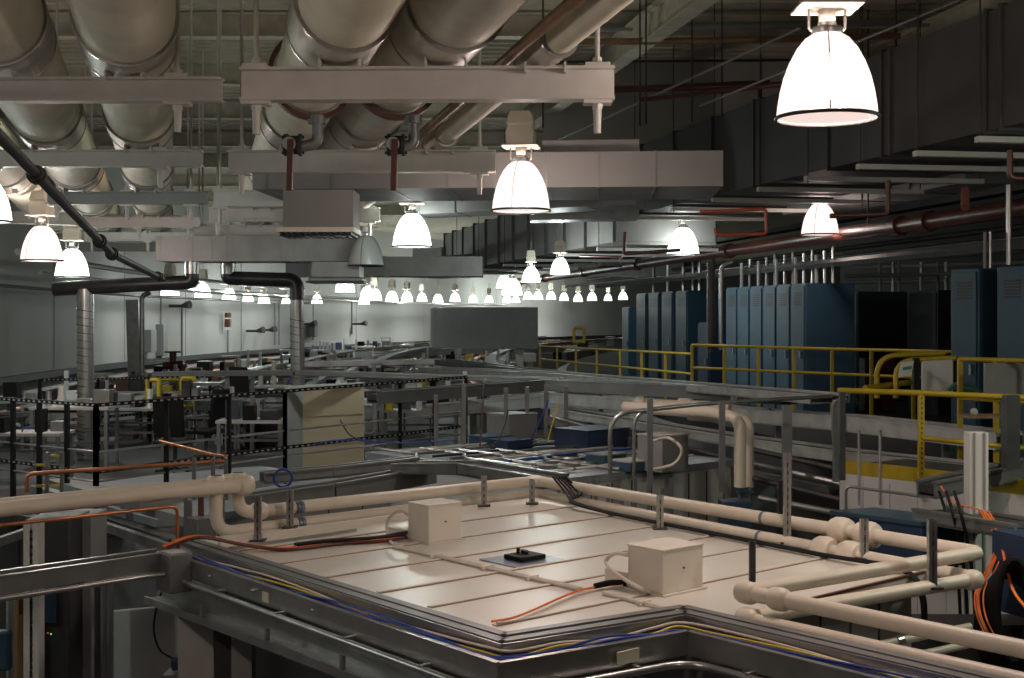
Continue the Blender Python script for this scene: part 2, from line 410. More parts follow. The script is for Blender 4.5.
# dark sloping pipe at left
t = thing('threaded_pipe', 'dark steel pipe slanting down from the top left edge, with couplings', 'pipe', P(155,278,17))
a = P(-12,124,7.8); b = P(162,279,16.5)
mid = P(112,254,13.6)
MB().tube(fillet([a, mid, b], .1), .034, 14).go('pipe_run', DKST, t)
for p, d in ((a.lerp(mid,.27),mid-a),(a.lerp(mid,.84),mid-a),(mid,b-a),(mid.lerp(b,.9),b-mid)):
    d = d.normalized()
    q = MB(); q.cyl(p-d*.07, p+d*.07, .048, n=14); q.cyl(p-d*.02, p+d*.02, .06, n=14); q.go('coupling', DKST, t)

# ================================================================= DUCTS
def duct_box(label, c1, c2, w, h, seams, m=GALVD, name='air_duct', ends=True, seam_w=.03, proud=.012):
    """rectangular duct along c1->c2 (centre line)"""
    t = thing(name, label, 'duct', (c1+c2)/2-Z*h/2)
    MB().beam(c1, c2, w, h).go('duct_body', m, t)
    d = (c2-c1).normalized(); L = (c2-c1).length
    for s in seams:
        p = c1.lerp(c2, s)
        MB().beam(p-d*seam_w/2, p+d*seam_w/2, w+2*proud, h+2*proud).go('flange', m if m is not DUCTW else GALVD, t)
    return t
duct_box('long horizontal sheet metal duct crossing behind the valves', V(-2.72,16.9,1.56), V(2.25,16.5,1.56), 1.5, .37, [0.03,.17,.3,.42,.52,.585,.63,.74,.86], DUCTW, seam_w=.02, proud=.006)
tag(MB().beam(V(.35,16.6,1.83), V(1.4,16.5,1.83), .9, .16).go('duct_offset', GALVD, bevel=.01), 'low metal box lying on top of the long horizontal duct', 'duct')
t = thing('air_diffuser', 'pinkish metal box diffuser hanging under the long horizontal duct', 'diffuser', P(322,236,15.6))
c = P(322,213,15.9); MB().box(c, (.73,.55,.44)).go('plenum', DUCTW, t)
c = P(320,231.5,15.9); MB().box(c, (.80,.66,.05)).go('flange', RUST if False else CREAM, t)
for k in range(12):
    q = MB().quadbox(P(320,235,15.9)+Vec((-.36+.065*k,0,0)), (.004,0,.02), (0,.3,0), (.012,0,.006)); q.go('louvre', DKST, t)
duct_box('galvanised rectangular duct above the two dark duct arms at left', V(-5.65,24.2,1.10), V(-2.25,24.2,1.10), .7, .40, [.02,.17,.26,.33,.58,.64,.75,.9], GALVD, seam_w=.02, proud=.008)
duct_box('lower grey duct behind the galvanised duct, left of centre', V(-4.6,31,1.05), V(-.6,31,1.05), .9, .4, [.1,.3,.5,.7,.9], GALVD)
# hood
t = thing('exhaust_hood', 'grey trapezoid sheet metal hood hanging left of the unlit lamp', 'hood', P(338,279,23.6))
q = MB(); c = P(338,269,23.6)
q.rings([[c+Vec((x*wx, y*wy, z)) for x, y in ((-1,-1),(1,-1),(1,1),(-1,1))] for wx, wy, z in ((.42,.35,-.19),(.42,.35,-.16),(.37,.3,-.13),(.37,.3,.10))]); q.go('hood_shell', GALVD, t, smooth=False)
MB().box(c-Z*.21, (.9,.76,.03)).go('hood_rim', DKST, t)
def arm(label, X0, Y, path, drop_x, ybot, r, vert_r):
    t = thing('branch_duct', label, 'duct', P(drop_x, ybot, Y), 'black wrapped duct arms with spiral drops')
    col = path[0]
    q = MB(); q.cyl(P(col[0], 260, Y), P(col[0], 274, Y), r*1.02, n=20); q.cyl(P(col[0],266,Y), P(col[0],267.5,Y), r*1.1, n=20); q.go('collar', GALV, t)
    pts = [P(px, py, Y) for px, py in path]
    q = MB(); q.tube(fillet(pts, r*1.9, 8), r, 22); q.go('wrapped_duct', BLKPIPE, t)
    a = P(drop_x, path[-1][1], Y); b = Vec((a.x+.02, a.y, CZ-(ybot-H0)/1500*Y))
    q = MB(); q.tube([a, b], vert_r, 24)
    q.go('spiral_duct', GALV, t)
    L = (a-b).length; n = int(L/.13)
    q = MB(); pts = []
    for k in range(n*14):
        an = 2*math.pi*k/14; zz = a.z-.25-L*.92*k/(n*14)
        pts.append(Vec((a.x+math.cos(an)*(vert_r+.002), a.y+math.sin(an)*(vert_r+.002), zz)))
    q.tube(pts, .006, 5); q.go('spiral_seam', DKST, t)
    return t
arm('black duct arm at left with a silver spiral duct dropping from it', -5, 24, [(192,272),(192,282),(54,289)], 85, 470, .115, .13)
arm('black duct arm in the middle bending down into a silver spiral duct', -5, 25.5, [(228,272),(228,278),(297,280),(297,300)], 297, 410, .12, .118)
t = thing('spiral_duct_end', 'grey rectangular duct riser against the white wall at left', 'duct', P(137,410,36))
MB().beam(P(137,410,35.5), P(134,300,35.5), .32, .3).go('riser', GALV, t)
MB().tube(fillet([P(142,400,34.9), P(142,296,34.9), P(150,292,34.9)], .2), .06, 12).go('side_pipe', GALV, t)
# main rectangular duct with stiffeners, right side
MX = lambda y: 4.45-.212*(y-13.6)
t = thing('main_air_duct', 'huge rectangular duct with stiffener flanges running away at upper right', 'duct', V(MX(26)+.9, 26, 1.73))
m = MB()
MZ = lambda y: 1.73 if y < 25 else 1.33
for ya, yb, mm in ((7, 26, DUCTM), (26, 44, DUCTW)):  # far run coloured paler than the near run, for lamp light on it
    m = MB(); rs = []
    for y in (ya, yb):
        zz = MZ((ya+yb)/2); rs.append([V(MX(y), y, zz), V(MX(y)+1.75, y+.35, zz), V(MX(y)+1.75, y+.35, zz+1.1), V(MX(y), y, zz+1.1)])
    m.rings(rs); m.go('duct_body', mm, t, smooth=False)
for y in [9.6, 11.6, 13.6, 13.85, 15.75, 15.95, 17.3, 19.4, 19.6, 21.2, 22.9, 24.6, 26.1, 28, 29.6, 31.2, 32.8, 34.4, 36, 37.6, 39.2, 40.8, 42.4, 43.8]:
    q = MB()
    w = .05 if y < 25 else .22
    pr = .03 if y < 25 else .05
    x = MX(y)
    q.rings([[V(x-pr, yy_, MZ(y)-pr), V(x+1.75+pr, yy_+.35, MZ(y)-pr), V(x+1.75+pr, yy_+.35, MZ(y)+1.1+pr), V(x-pr, yy_, MZ(y)+1.1+pr)] for yy_ in (y, y+w)])
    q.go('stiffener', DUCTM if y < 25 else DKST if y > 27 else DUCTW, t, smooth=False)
# trapeze channels carrying it
for k, y in enumerate([12.4, 13.9, 15.1, 16.4, 17.8, 19.3, 21, 22.8, 24.8, 27, 29.5, 32.2, 35.2, 38.4, 41.6]):
    t = thing('trapeze_hanger', 'bright channel hanger under the huge right duct, %s from the camera' % ORD[k], 'hanger', V(MX(y)+.9, y, MZ(y)-.12), 'trapeze hangers under the main duct')
    zz = MZ(y)-.075 if y < 25 else MZ(y)-.09
    a = V(MX(y)-.08, y, zz); b = V(MX(y)+2.15, y+.4, zz)
    MB().beam(a, b, .09, .055).go('channel', WHITE, t)  # galvanised bars coloured white, lamp light put into the colour
    for e in (.015, .985):
        p = a.lerp(b, e); MB().tube([p-Z*.05, Vec((p.x, p.y, CZ+CEIL-.1))], .008, 6).go('rod', DKST, t)
# end elbow block and second ducts further away
duct_box('dark duct block at the far end of the ribbed duct', P(427,264,45), P(456,263,44.2), 1.3, .85, [.03,.97], DUCTW)
duct_box('pinkish duct side running beyond the trapeze hangers at right', V(MX(19)+2.75, 19, 1.96), V(MX(25)+2.8, 25, 1.96), .7, .5, [.25,.5,.75], DUCTW)
m = [P(470,222,21), P(640,205,21.5)]
t = duct_box('round ended dull duct below the cross duct near centre', P(530,211,24), P(637,209,24), .6, .34, [.3,.75,.9], GALVD)
duct_box('dark flat duct crossing above the centre lamp', P(420,206,22), P(640,196,21), .8, .3, [.2,.5,.8], GALVD)
duct_box('dark flat duct in the middle distance below the first lamps', P(318,272,38), P(470,262,40), .8, .40, [.1,.25,.4,.55,.7,.9], GALVD)
duct_box('grey horizontal duct high beyond the bright middle cluster', P(585,264,47), P(690,268,43), .6, .7, [.3,.6], DUCTW)

# ================================================================= SPRINKLER AND OVERHEAD SMALL PIPES
t = thing('sprinkler_main', 'long red brown sprinkler main rising to the right under the big duct', 'pipe', V(3.7,34,1.13))
SX = lambda y: 1.7*(3.35-.158*(y/1.7-10.3))
MB().tube([V(SX(y), y, 1.25) for y in (12, 55)], .105, 18).go('pipe_run', REDP, t)
for y in (16.5, 19.5, 20.4, 28, 35, 41, 47, 52):
    q = MB().tube([V(SX(yv), yv, 1.25) for yv in (y-.15, y+.15)], .138, 16); q.go('coupling', REDP, t)
for y in (21.4, 29, 37, 46):
    MB().tube([V(SX(y), y, 1.35), V(SX(y), y, 4.4)], .012, 6).go('hanger_rod', DKST, t)
def pipe(label, pts, r, m, name='pipe', cat='pipe', n=10, fil=.1, group=None):
    return tag(MB().tube(fillet(pts, fil, 5), r, n).go(name, m), label, cat, group)
pipe('orange red sprinkler branch bent down beside the pink lit duct edge', [P(700,212,17.8),P(766,209,17.8),P(767,234,17.8),P(716,235,17.8),P(715,228,17.8)], .022, ORNG, 'sprinkler_branch', fil=.06)
pipe('red sprinkler branch dropping beside the pinkish lamp at right', [P(888,180,15),P(888,214,15),P(830,216,15)], .026, REDP, 'sprinkler_branch', fil=.05)
pipe('red sprinkler drop at the right edge below the hangers', [P(1010,150,13),P(1010,178,13),P(1060,179,13)], .026, REDP, 'sprinkler_branch', fil=.05)
pipe('dark red sprinkler branch in front of the greenish lamp', [P(625,232,24),P(624,254,24),P(680,250,23.5)], .028, REDP, 'sprinkler_branch', fil=.05)
pipe('thin red branch pipe near the unlit dome lamp', [P(580,256,27),P(622,257,26)], .025, REDP, 'sprinkler_branch')
pipe('dark red pipe rising from the sprinkler main at right', [P(965,190,11.3),P(965,208,11.1)], .03, REDP, 'sprinkler_branch')
pipe('upper red sprinkler pipe across the top right', [P(560,92,20),P(1040,76,19)], .04, REDP)
pipe('lower red sprinkler pipe across the upper wall', [P(600,139-50,22),P(700,85,22),P(770,82,22)], .03, RUST)
pipe('red pipe with a drop crossing in front of the pale upper wall', [P(590,92+0,24),P(760,84,23.6),P(760,104,23.6)], .035, REDP)
pipe('grey pipe crossing the ceiling at top right', [P(560,28,21),P(1040,22,20.5)], .055, GREYP)
pipe('thin grey conduit crossing the upper wall', [P(560,62,22.5),P(1040,58,22)], .02, DKST)
pipe('slanting conduit over the pale upper wall', [P(556,141,21),P(800,28,18)], .018, GREYP)
pipe('second slanting conduit rising toward the top right corner', [P(700,106,18),P(960,0,15)], .014, GREYP)
pipe('long brown pipe below the grey ceiling pipe', [P(560,42,20),P(700,41,20),P(900,36,20)], .045, BROWN)
pipe('dark red ceiling pipe crossing behind the big pinkish lamp', [P(640,92+8,19),P(1000,60,16)], .03, REDP)
for k, px in enumerate((543,640,646,692,722,896)):
    Y = 18+.4*k
    pipe('thin threaded rod hanging from the ceiling, %s from the left' % ORD[k], [P(px,0,Y),P(px,128-2*k,Y)], .012, DKST, 'threaded_rod', 'rod', 6)
pipe('blue grey cable channel under the red sprinkler main', [V(SX(y)+.1, y, .85) for y in (13, 40)], .06, GALVD, 'conduit', n=4)
pipe('dark pipe parallel below the blue grey cable channel', [V(SX(y)+2.2, y, 1.15) for y in (13, 55)], .04, DKST, 'pipe')
pipe('upper dark pipe running over the blue cabinets', [V(SX(y)+3.0, y, 1.4) for y in (13, 55)], .05, DKST, 'pipe')
for k, (x, z) in enumerate(((1.6,1.75),(2.6,1.7))):
    m = MB().beam(V(SX(14)+x, 14, z), V(SX(50)+x, 50, z), .3, .09)
    tag(m.go('cable_tray', BLACK), 'dark overhead cable tray over the blue cabinets, %s of two' % ORD[k], 'tray', 'dark trays above the cabinets')
# horizontal thin pipes at left, near the wall row
for k, (ya, yb, zz, rr) in enumerate(((26,64,.62,.035),(30,80,.9,.05),(26,60,1.15,.06),(33,90,.75,.03))):
    pts = [RV(139.0-.45*k, y, zz) for y in [ya+(yb-ya)*j/12 for j in range(13)]]
    tag(MB().tube(pts, rr, 8).go('pipe', (DKST, GALV, GALVD, WHITE)[k]), 'overhead pipe along the top of the left wall, %s from the wall' % ORD[k], 'pipe', 'pipes along the left wall top')

# ================================================================= ITEMS ON THE OUTER WALL
def on_wall(px, py, lift=.08):
    lo, hi = 18.0, 125.0                       # find depth where pixel ray meets the wall
    f = lambda Y: (px-512)/1500*Y-ring(140-.0, Y)-lift
    Y = lo
    while f(Y) > 0 and Y < hi: Y += .25
    return P(px, py, Y), Y
def wall_box(px, py, w, h, d, m, name, label, cat, extra=None):
    p, Y = on_wall(px, py, .16)
    tag(MB().box(p, (d, w, h), 0).go(name, m, bevel=.01), label, cat)
wall_box(149,341,.6,.7,.3,GREYP,'junction_box','grey electrical box on the white wall left of the conduit','box')
wall_box(161,340,.5,1.0,.3,GREYP,'junction_box','taller light grey box with conduit on the white wall','box')
for k, (px, y0, y1) in enumerate(((161,290,334),(161,350,380),(182,305,358),(228,330,352),(275,300,345),(279,300,345),(313,300,340),(352,300,334))):
    a, Y = on_wall(px, y0, .1); b = Vec((a.x, a.y, CZ-(y1-H0)/1500*Y))
    tag(MB().tube([a, b], .035, 8).go('conduit', GREYP), 'vertical conduit on the white wall, %s from the left' % ORD[k], 'conduit', 'conduits on the white wall')
for k, (px, py) in enumerate(((182,306),(257,331),(269,330),(310,324),(361,324))):
    p, Y = on_wall(px, py, .5)
    t = thing('floodlight', 'small dark floodlight on the white wall, %s from the left' % ORD[k], 'light', p-Z*.2, 'dark floodlights on the white wall')
    MB().tube([p, p+Vec((.28,-.12,.05))], [.06,.14], 12).go('head', DKST, t)
    MB().tube([p-Vec((.42,0,0)), p], .05, 8).go('bracket', DKST, t)
p, Y = on_wall(228,323,.3)
t = thing('alarm_strobe', 'dark red fire alarm on the white wall above a conduit', 'alarm', p-Z*.2); MB().box(p, (.2,.3,.3)).go('body', REDP, t, bevel=.02); MB().cyl(p+Z*.2, p+Z*.38, .12, n=10).go('lens', RUST, t)
p, Y = on_wall(313,330,.3)
tag(MB().box(p, (.3,.9,.6)).go('junction_box', DKST, bevel=.02), 'dark box below a floodlight right of the middle spiral duct', 'box')
# pipes along the foot of the wall
for k, (r, z, rad, mt) in enumerate(((139.4,-1.62,.10,RUST),(139.1,-2.0,.08,GREYL),(138.9,-1.78,.05,COPPER),(138.6,-2.3,.14,GALVD))):
    tag(MB().tube([RV(r, y, z) for y in range(16, 110, 4)], rad, 8).go('pipe', mt), ('red brown','light grey','thin copper coloured','fat dull')[k]+' pipe running along the foot of the left wall', 'pipe')
t = thing('fire_valve', 'red fire valve with handwheel below the white wall at left', 'valve', P(173,375,38))
q = MB(); q.tube([P(173,372,38),P(173,352,38)], .09, 10); q.tube([P(164,366,38),P(184,364,38)], .11, 10); q.tube([P(183,364,38),P(183,382,38)], .1, 10); q.go('body', REDP, t)
MB().lathe([(.2,-.02),(.23,0),(.2,.02),(.17,0),(.2,-.02)], P(173,352,38), 16).go('handwheel', DKST, t)

# ================================================================= FOREGROUND HUTCH ROOF
HR = -1.5
O = Vec((-.009, 5.7485, 0)); v_ = Vec((-.654,.756,0)); u_ = Vec((.756,.654,0))
def L(a, b, z=0.0):                            # a: away to the left, b: away to the right, z above the roof
    return O+v_*a+u_*b+Z*(CZ+HR+z)
def AB(px, py, h):
    p = G(px, py, h); d = p-O; return d.dot(v_), d.dot(u_)
hutch = thing('experiment_hutch', 'large cream panelled hutch roof filling the foreground', 'hutch', L(1.9,1.7,-3.5))
def BE(a): return 3.40-.10*(3.62-a)
poly = [(.17,.17),(3.62,.17),(3.62,3.40),(-.25,BE(-.25)),(-.25,1.19),(.02,1.19)]
q = MB(); q.prism([tuple(L(a,b).xy) for a, b in poly], CZ+HR-.07, CZ+HR); q.go('roof', ROOF, hutch, smooth=False)
ins = [(.24,.24),(3.56,.24),(3.56,3.36),(-.19,BE(-.19)-.06),(-.19,1.25),(.09,1.25)]
q = MB(); q.prism([tuple(L(a,b).xy) for a, b in ins], 0, CZ+HR-.07); q.go('wall_panels', GREYP, hutch, smooth=False)
for a in (.42, .945, 1.405, 1.95, 2.49, 3.03):
    q = MB().beam(L(a, .26 if a > .3 else 1.4, .003), L(a, BE(a)-.05, .003), .028, .010); q.go('seam_batten', CREAM, hutch)
    q = MB().beam(L(a-.019, .26, .0015), L(a-.019, BE(a)-.05, .0015),   .007, .004); q.go('seam_gap', BROWN, hutch)
q = MB().beam(L(-.245,1.24,.006), L(-.245,BE(-.245),.006), .02, .014); q.go('edge_trim', RUST, hutch)
for k in range(5):                             # vertical joints on the right-hand side wall
    q = MB().beam(L(-.192, 1.5+.28*k, -.1), L(-.192, 1.5+.28*k, -1.6), .012, .012); q.go('panel_joint', DKST, hutch)
# curb along the left rear
q = MB().beam(L(3.28,.3,.02), L(3.42,2.1,.02), .035, .045); q.go('curb', CREAM, hutch)
q = MB().beam(L(3.08,.22,.012), L(3.16,1.3,.012), .012, .02); q.go('ground_strip', GALV, hutch)
# edge flashing bands (dark grey) along the front edge
for off, w, zz in ((.165,.06,.015),(.232,.055,.02)):
    q = MB(); pts = [L(3.6, -.018+off, zz), L(-.05+off, -.11+off, zz), L(-.21+off, .96+off, zz), L(-3.4, .93+off, zz)]
    for k in range(3): q.beam(pts[k], pts[k+1], w, .02)
    q.go('edge_flashing', GALVD, hutch, smooth=False)
# vent boxes
def vent_box(a0, a1, b0, b1, h, label, loop, side):
    t = thing('vent_box', label, 'box', L((a0+a1)/2, (b0+b1)/2, .01), 'cream boxes on the hutch roof')
    q = MB().quadbox(L((a0+a1)/2,(b0+b1)/2,.01+h/2), v_*(a1-a0)/2, u_*(b1-b0)/2, Z*h/2); q.go('housing', CREAM, t, bevel=.006)
    q = MB().quadbox(L((a0+a1)/2,(b0+b1)/2,.006), v_*((a1-a0)/2+.02), u_*((b1-b0)/2+.012), Z*.005); q.go('base_flange', CREAM, t)
    q = MB().quadbox(L((a0+a1)/2,(b0+b1)/2,.012+h), v_*((a1-a0)/2+.004), u_*((b1-b0)/2+.004), Z*.005); q.go('lid', CREAM, t, bevel=.002)
    q = MB().tube(smooth_path([L(*s) for s in loop]), .011, 8); q.go('cable_loop', WHC, t)
    q = MB().cyl(L(a0-.002,(b0+b1)/2,.02+h*.5), L(a0-.008,(b0+b1)/2,.02+h*.5), .006, n=8); q.go('screw', DKST, t)
    if side:
        s = side; q = MB().quadbox(L((s[0]+s[1])/2,(s[2]+s[3])/2,.005+s[4]/2), v_*(s[1]-s[0])/2, u_*(s[3]-s[2])/2, Z*s[4]/2); q.go('side_housing', CREAM, t, bevel=.004)
vent_box(2.40,2.63,1.36,1.64,.245,'cream square vent box at the rear left of the hutch roof',[(2.62,1.36,.17),(2.70,1.33,.20),(2.78,1.30,.12),(2.74,1.27,.03),(2.6,1.2,.01),(2.5,1.16,.012)],(2.66,2.86,1.36,1.42,.06))
vent_box(.32,.58,1.36,1.69,.235,'cream square vent box nearer the right front of the roof',[(.57,1.36,.19),(.62,1.30,.20),(.66,1.27,.15),(.55,1.25,.10),(.42,1.27,.05),(.40,1.34,.015)],(.62,.80,1.40,1.47,.075))
t = thing('roof_hatch', 'blue grey metal sheet with black cover block on the roof', 'hatch', L(1.6,1.48,0))
MB().quadbox(L(1.60,1.48,.004), v_*.175, u_*.20, Z*.003).go('plate', PLATE, t)
MB().quadbox(L(1.60,1.50,.022), v_*.085, u_*.10, Z*.014).go('cover_block', BLACK, t, bevel=.004)
q = MB(); q.cyl(L(1.62,1.52,.035), L(1.62,1.52,.055), .022, n=12); q.beam(L(1.58,1.5,.047), L(1.66,1.53,.047), .02, .014); q.cyl(L(1.65,1.49,.035),L(1.65,1.49,.07),.012,n=10); q.go('knob', BLACK, t)
t = thing('roof_conduit', 'thin cream conduit pair lying across the roof seams', 'conduit', L(1.5,1.14,0))
for d in (-.012, .014):
    MB().tube([L(2.46,1.13+d,.012), L(.72,1.13+d,.012)], .010, 8).go('conduit_run', CREAM, t)
for a in (2.02,1.12,1.52):
    MB().quadbox(L(a,1.13,.013), v_*.012, u_*.045, Z*.011).go('strap', CREAM, t); 
MB().tube([L(.56,1.15,.012), L(-.02,1.12,.012)], .013, 8).go('conduit_run', CREAM, t)
MB().quadbox(L(.25,1.14,.013), v_*.012, u_*.04, Z*.012).go('strap', CREAM, t)
def cable(label, pts, r, m, group=None, name='cable'):
    return tag(MB().tube(smooth_path(pts), r, 8).go(name, m), label, 'cable', group)
cable('thin orange cable curving from the right vent box to the roof edge', [L(.62,1.34,.02), L(.70,1.2,.012), L(.66,.98,.012), L(.52,.62,.012), L(.45,.40,.012), L(.45,.27,.015)], .006, ORC)
cable('thin tan cable beside the orange one on the roof', [L(.60,1.34,.02), L(.655,1.2,.01), L(.62,.98,.01), L(.48,.62,.01), L(.41,.40,.01), L(.41,.27,.015)], .006, WHC)
cable('short black cable plug end at the base of the right vent box', [L(.60,1.37,.03), L(.66,1.30,.03), L(.70,1.22,.015)], .018, BLACK)
for k, (da, mt, nm) in enumerate(((0,ORC,'orange'),(.035,ORC,'lower orange'),(-.02,REDP,'thin dark red'))):
    cable('%s cable running from the left tray onto the roof' % nm, [L(3.2+da,-.12,.05), L(3.14+da,.08,.10), L(2.98+da,.30,.05), L(2.84+da,.50,.014), L(2.8+da,.68,.014), L(2.78+da*.6,.9,.014), L(2.66+da*.5,1.18,.016), L(2.6,1.33,.03)], .011, mt, 'orange cables at the roof corner')
for k in range(4):
    cable('dark blue cable leading to the rear left vent box, %s of four' % ORD[k], [L(2.83+.012*k,.62,.03), L(2.79+.014*k,.85,.034), L(2.70+.012*k,1.15,.03), L(2.62,1.32+.01*k,.03+.01*k)], .010, DBLC if k else BLACK, 'dark cables leading to the vent box')
# black cables along the right rear edge
for k in range(5):
    dz = .004*(k%2); o = .016*k
    pts = [P(553+k*3,477,12.3), P(566+k*4,493,12.1)] + [L(a, BE(a)-.13-o*.6, z+dz+.008) for a, z in ((2.95,.05),(2.55,.02),(2.05,.015),(1.5,.015),(.95,.015),(.4,.015),(-.18,.02),(-.32,-.1),(-.34,-.3))]
    cable('black cable draped down along the rear right roof edge, %s of five' % ORD[k], pts, .009, BLACK, 'black cables on the roof edge')

# ================================================================= CABLE TRAY ROUND THE ROOF
t = thing('cable_tray', 'steel cable tray wrapping the front corner of the hutch roof', 'tray', L(0,0,-.1))
tw = .085
path = [L(3.12,0,0), L(0,0,0), L(-.10,1.17,0), L(-3.4,1.14,0)]
def TP(off, z):
    return [L(3.12, -.018+off, z), L(-.05+off, -.11+off, z), L(-.21+off, .96+off, z), L(-3.4, .93+off, z)]
def rail(off, z, h, w, name, m):
    q = MB(); pts = TP(off, z)
    for k in range(3): q.beam(pts[k], pts[k+1], w, h)
    return q.go(name, m, t, smooth=False)
rail(0, -.08, .11, .012, 'outer_side_rail', GALV)
rail(.007, -.025, .012, .035, 'rail_lip', GALV)
rail(.12, -.035, .11, .010, 'inner_side_rail', GALV)
rail(.06, -.125, .012, .12, 'pan', GALV)
MB().quadbox(L(2.06,-.058,-.085), v_*.035, u_*.003, Z*.028).go('label_plate', BRASS, t)
MB().quadbox(L(-.175,.58,-.085), v_*.006, u_*.07, Z*.03).go('label_plate', BRASS, t)
for a in (2.75,1.55,.72,2.2):
    MB().cyl(L(a,-.04-.022*(3-a)/1.5,-.07), L(a,-.06-.022*(3-a)/1.5,-.07), .010, n=6).go('bolt', GALV, t)
# cables inside the tray
for k, (mt, nm) in enumerate(((BLC,'bright blue'),(BLC,'bright blue'),(BLC,'bright blue'),(BLC,'bright blue'),(YELC,'yellow'),(WHC,'pale'),(DBLC,'dark blue'))):
    R2 = random.Random(k); zc = -.05+.012*(k % 3); pts = []
    for leg, es in ((0,(.02,.16,.3,.44,.58,.72,.86,.96)),(1,(.06,.3,.55,.8,.95)),(2,(.05,.2,.35,.5,.65,.8,.95))):
        for e in es:
            q = TP(.025+.012*k+R2.uniform(-.008,.008), zc+.012+.014*math.sin(e*9+k+leg))
            pts.append(q[leg].lerp(q[leg+1], e))
    cable('%s cable lying in the front cable tray, %s of seven from the outer rail' % (nm, ORD[k]), pts, .0065, mt, 'cables in the front tray')
# conduit outside the tray with clamps
t = thing('rigid_conduit', 'shiny steel conduit clipped below the front cable tray', 'conduit', L(1.5,-.08,-.15))
MB().tube(fillet([q_-Z*0 for q_ in TP(-.055,-.15)], .16, 8), .019, 14).go('conduit_run', GALV, t)
for leg, es in ((0,(.17,.4,.62,.83)),(1,(.3,.7)),(2,(.12,.28,.45))):
    for e in es:
        q0 = TP(-.035,-.15); p = q0[leg].lerp(q0[leg+1], e)
        q = MB(); q.quadbox(p, (q0[leg+1]-q0[leg]).normalized()*.012, (q0[leg+1]-q0[leg]).cross(Z).normalized()*.03, Z*.027); q.go('clamp', GALV, t, bevel=.004)
# lower strut channel
t = thing('strut_channel', 'lower steel channel running parallel beneath the front tray', 'channel', L(1.5,-.14,-.33))
q = MB(); q.beam(L(3.42,-.03,-.25), L(-.6,-.03,-.25), .012, .13); q.beam(L(3.42,-.153,-.31), L(-.6,-.153,-.31), .012, .045); q.beam(L(3.42,-.128,-.325), L(-.6,-.128,-.325), .055, .012); q.go('channel', GALV, t, smooth=False)
MB().beam(L(3.42,-.03,-.31), L(-.6,-.03,-.31), .2, .012).go('back_pan', GALVD, t)
for a in (1.85,2.6,1.1): MB().quadbox(L(a,-.17,-.24), v_*.012, u_*.012, Z*.035).go('clip', GALV, t)
t = thing('pull_box', 'grey steel junction box at the left corner of the front tray', 'box', L(3.12,-.12,-.26))
MB().quadbox(L(3.12,-.10,-.09), v_*.10, u_*.075, Z*.12).go('housing', GALVD, t, bevel=.006)
MB().quadbox(L(3.12,-.10,.033), v_*.07, u_*.05, Z*.003).go('label_plate', SIGNW, t)
# tray joining from the left
t = thing('cable_tray', 'steel cable tray coming in from the left photo edge', 'tray', L(3.2,-1.2,-.1))
q = MB(); q.tray(L(3.24,-.12,-.03), L(3.05,-2.9,-.03), .16, .105); q.go('channel', GALV, t, smooth=False)
q = MB(); q.tube(fillet([L(3.10,-.15,-.10), L(3.12,-.28,-.10), L(2.96,-2.9,-.10)], .1), .018, 12); q.go('conduit_run', GALV, t)
for b in (-.7,-1.5): MB().beam(L(3.10,b,-.09), L(3.30,b,-.09), .03, .03).go('bracket', DKST, t)

# ================================================================= CREAM PIPES ROUND THE ROOF
def clad_pipe(label, pts, r, balls=(), fil=.14, bands=(), group='cream insulated pipes round the hutch roof', bs=1.5):
    t = thing('insulated_pipe', label, 'pipe', Vec(pts[0])-Z*r, group)
    MB().tube(fillet(pts, fil, 8), r, 20).go('pipe_run', PVC, t)
    for b in balls:
        p, d = Vec(b[0]), Vec(b[1]).normalized()
        q = MB(); q.lathe([(r*.9,-.058*bs/1.5),(r*(bs*.82),-.05*bs/1.5),(r*bs*.96,-.03*bs/1.5),(r*bs,0),(r*bs*.96,.03*bs/1.5),(r*(bs*.82),.05*bs/1.5),(r*.9,.058*bs/1.5)], p, 20, d); q.go('flange_cover', PVC, t)
    for b in bands:
        p, d = Vec(b[0]), Vec(b[1]).normalized()
        q = MB(); q.cyl(p-d*.012, p+d*.012, r*1.03, n=20); q.go('marker_band', PLATE, t, label='blue grey marker band')
    return t
zu, zl = .12, .005
au, al = 3.72, 3.72
cA = (3.72, 3.52)
# from left along the rear edge, round the far corner, along the right rear edge to the right corner
cor_u = AB(978,553,HR+zu); cor_l = AB(976,579,HR+zl)
elb_u = AB(744,592,HR+zu); elb_l = AB(745,619,HR+zl)
bR = cor_u[1]
clad_pipe('upper cream pipe along the rear left edge of the roof', [L(3.76,.70,.38), L(3.76,.70,zu), L(3.74,.95,zu), L(3.72,3.45,zu)], .045, [(L(3.76,.70,.35), Z), (L(3.745,.86,zu), u_)], .12, [(L(3.72,1.16,zu), u_),(L(3.72,1.19,zu),u_)])
clad_pipe('lower cream pipe along the rear left edge of the roof', [L(3.70,.50,.38), L(3.70,.50,zl), L(3.71,.85,zl), L(3.72,3.45,zl)], .045, [(L(3.70,.50,.35), Z)], .14, [(L(3.70,1.16,zl), u_),(L(3.70,1.19,zl),u_)])
d1 = L(cor_u[0], cor_u[1], zu)-L(3.66,3.5,zu)
p_a = L(3.66,3.5,zu); p_c = L(cor_u[0], cor_u[1], zu); p_e = L(elb_u[0], elb_u[1], zu)
clad_pipe('upper cream pipe along the rear right edge with two ball shaped joints', [L(3.72,3.42,zu), p_a, p_a.lerp(p_c,.5), p_c], .045, [(p_a.lerp(p_c,.76), d1), (p_a.lerp(p_c,.81), d1)], .1, [(p_a.lerp(p_c,.60), d1)], bs=2.0)
q_a = L(3.66,3.5,zl); q_c = L(cor_l[0], cor_l[1], zl); q_e = L(elb_l[0], elb_l[1], zl)
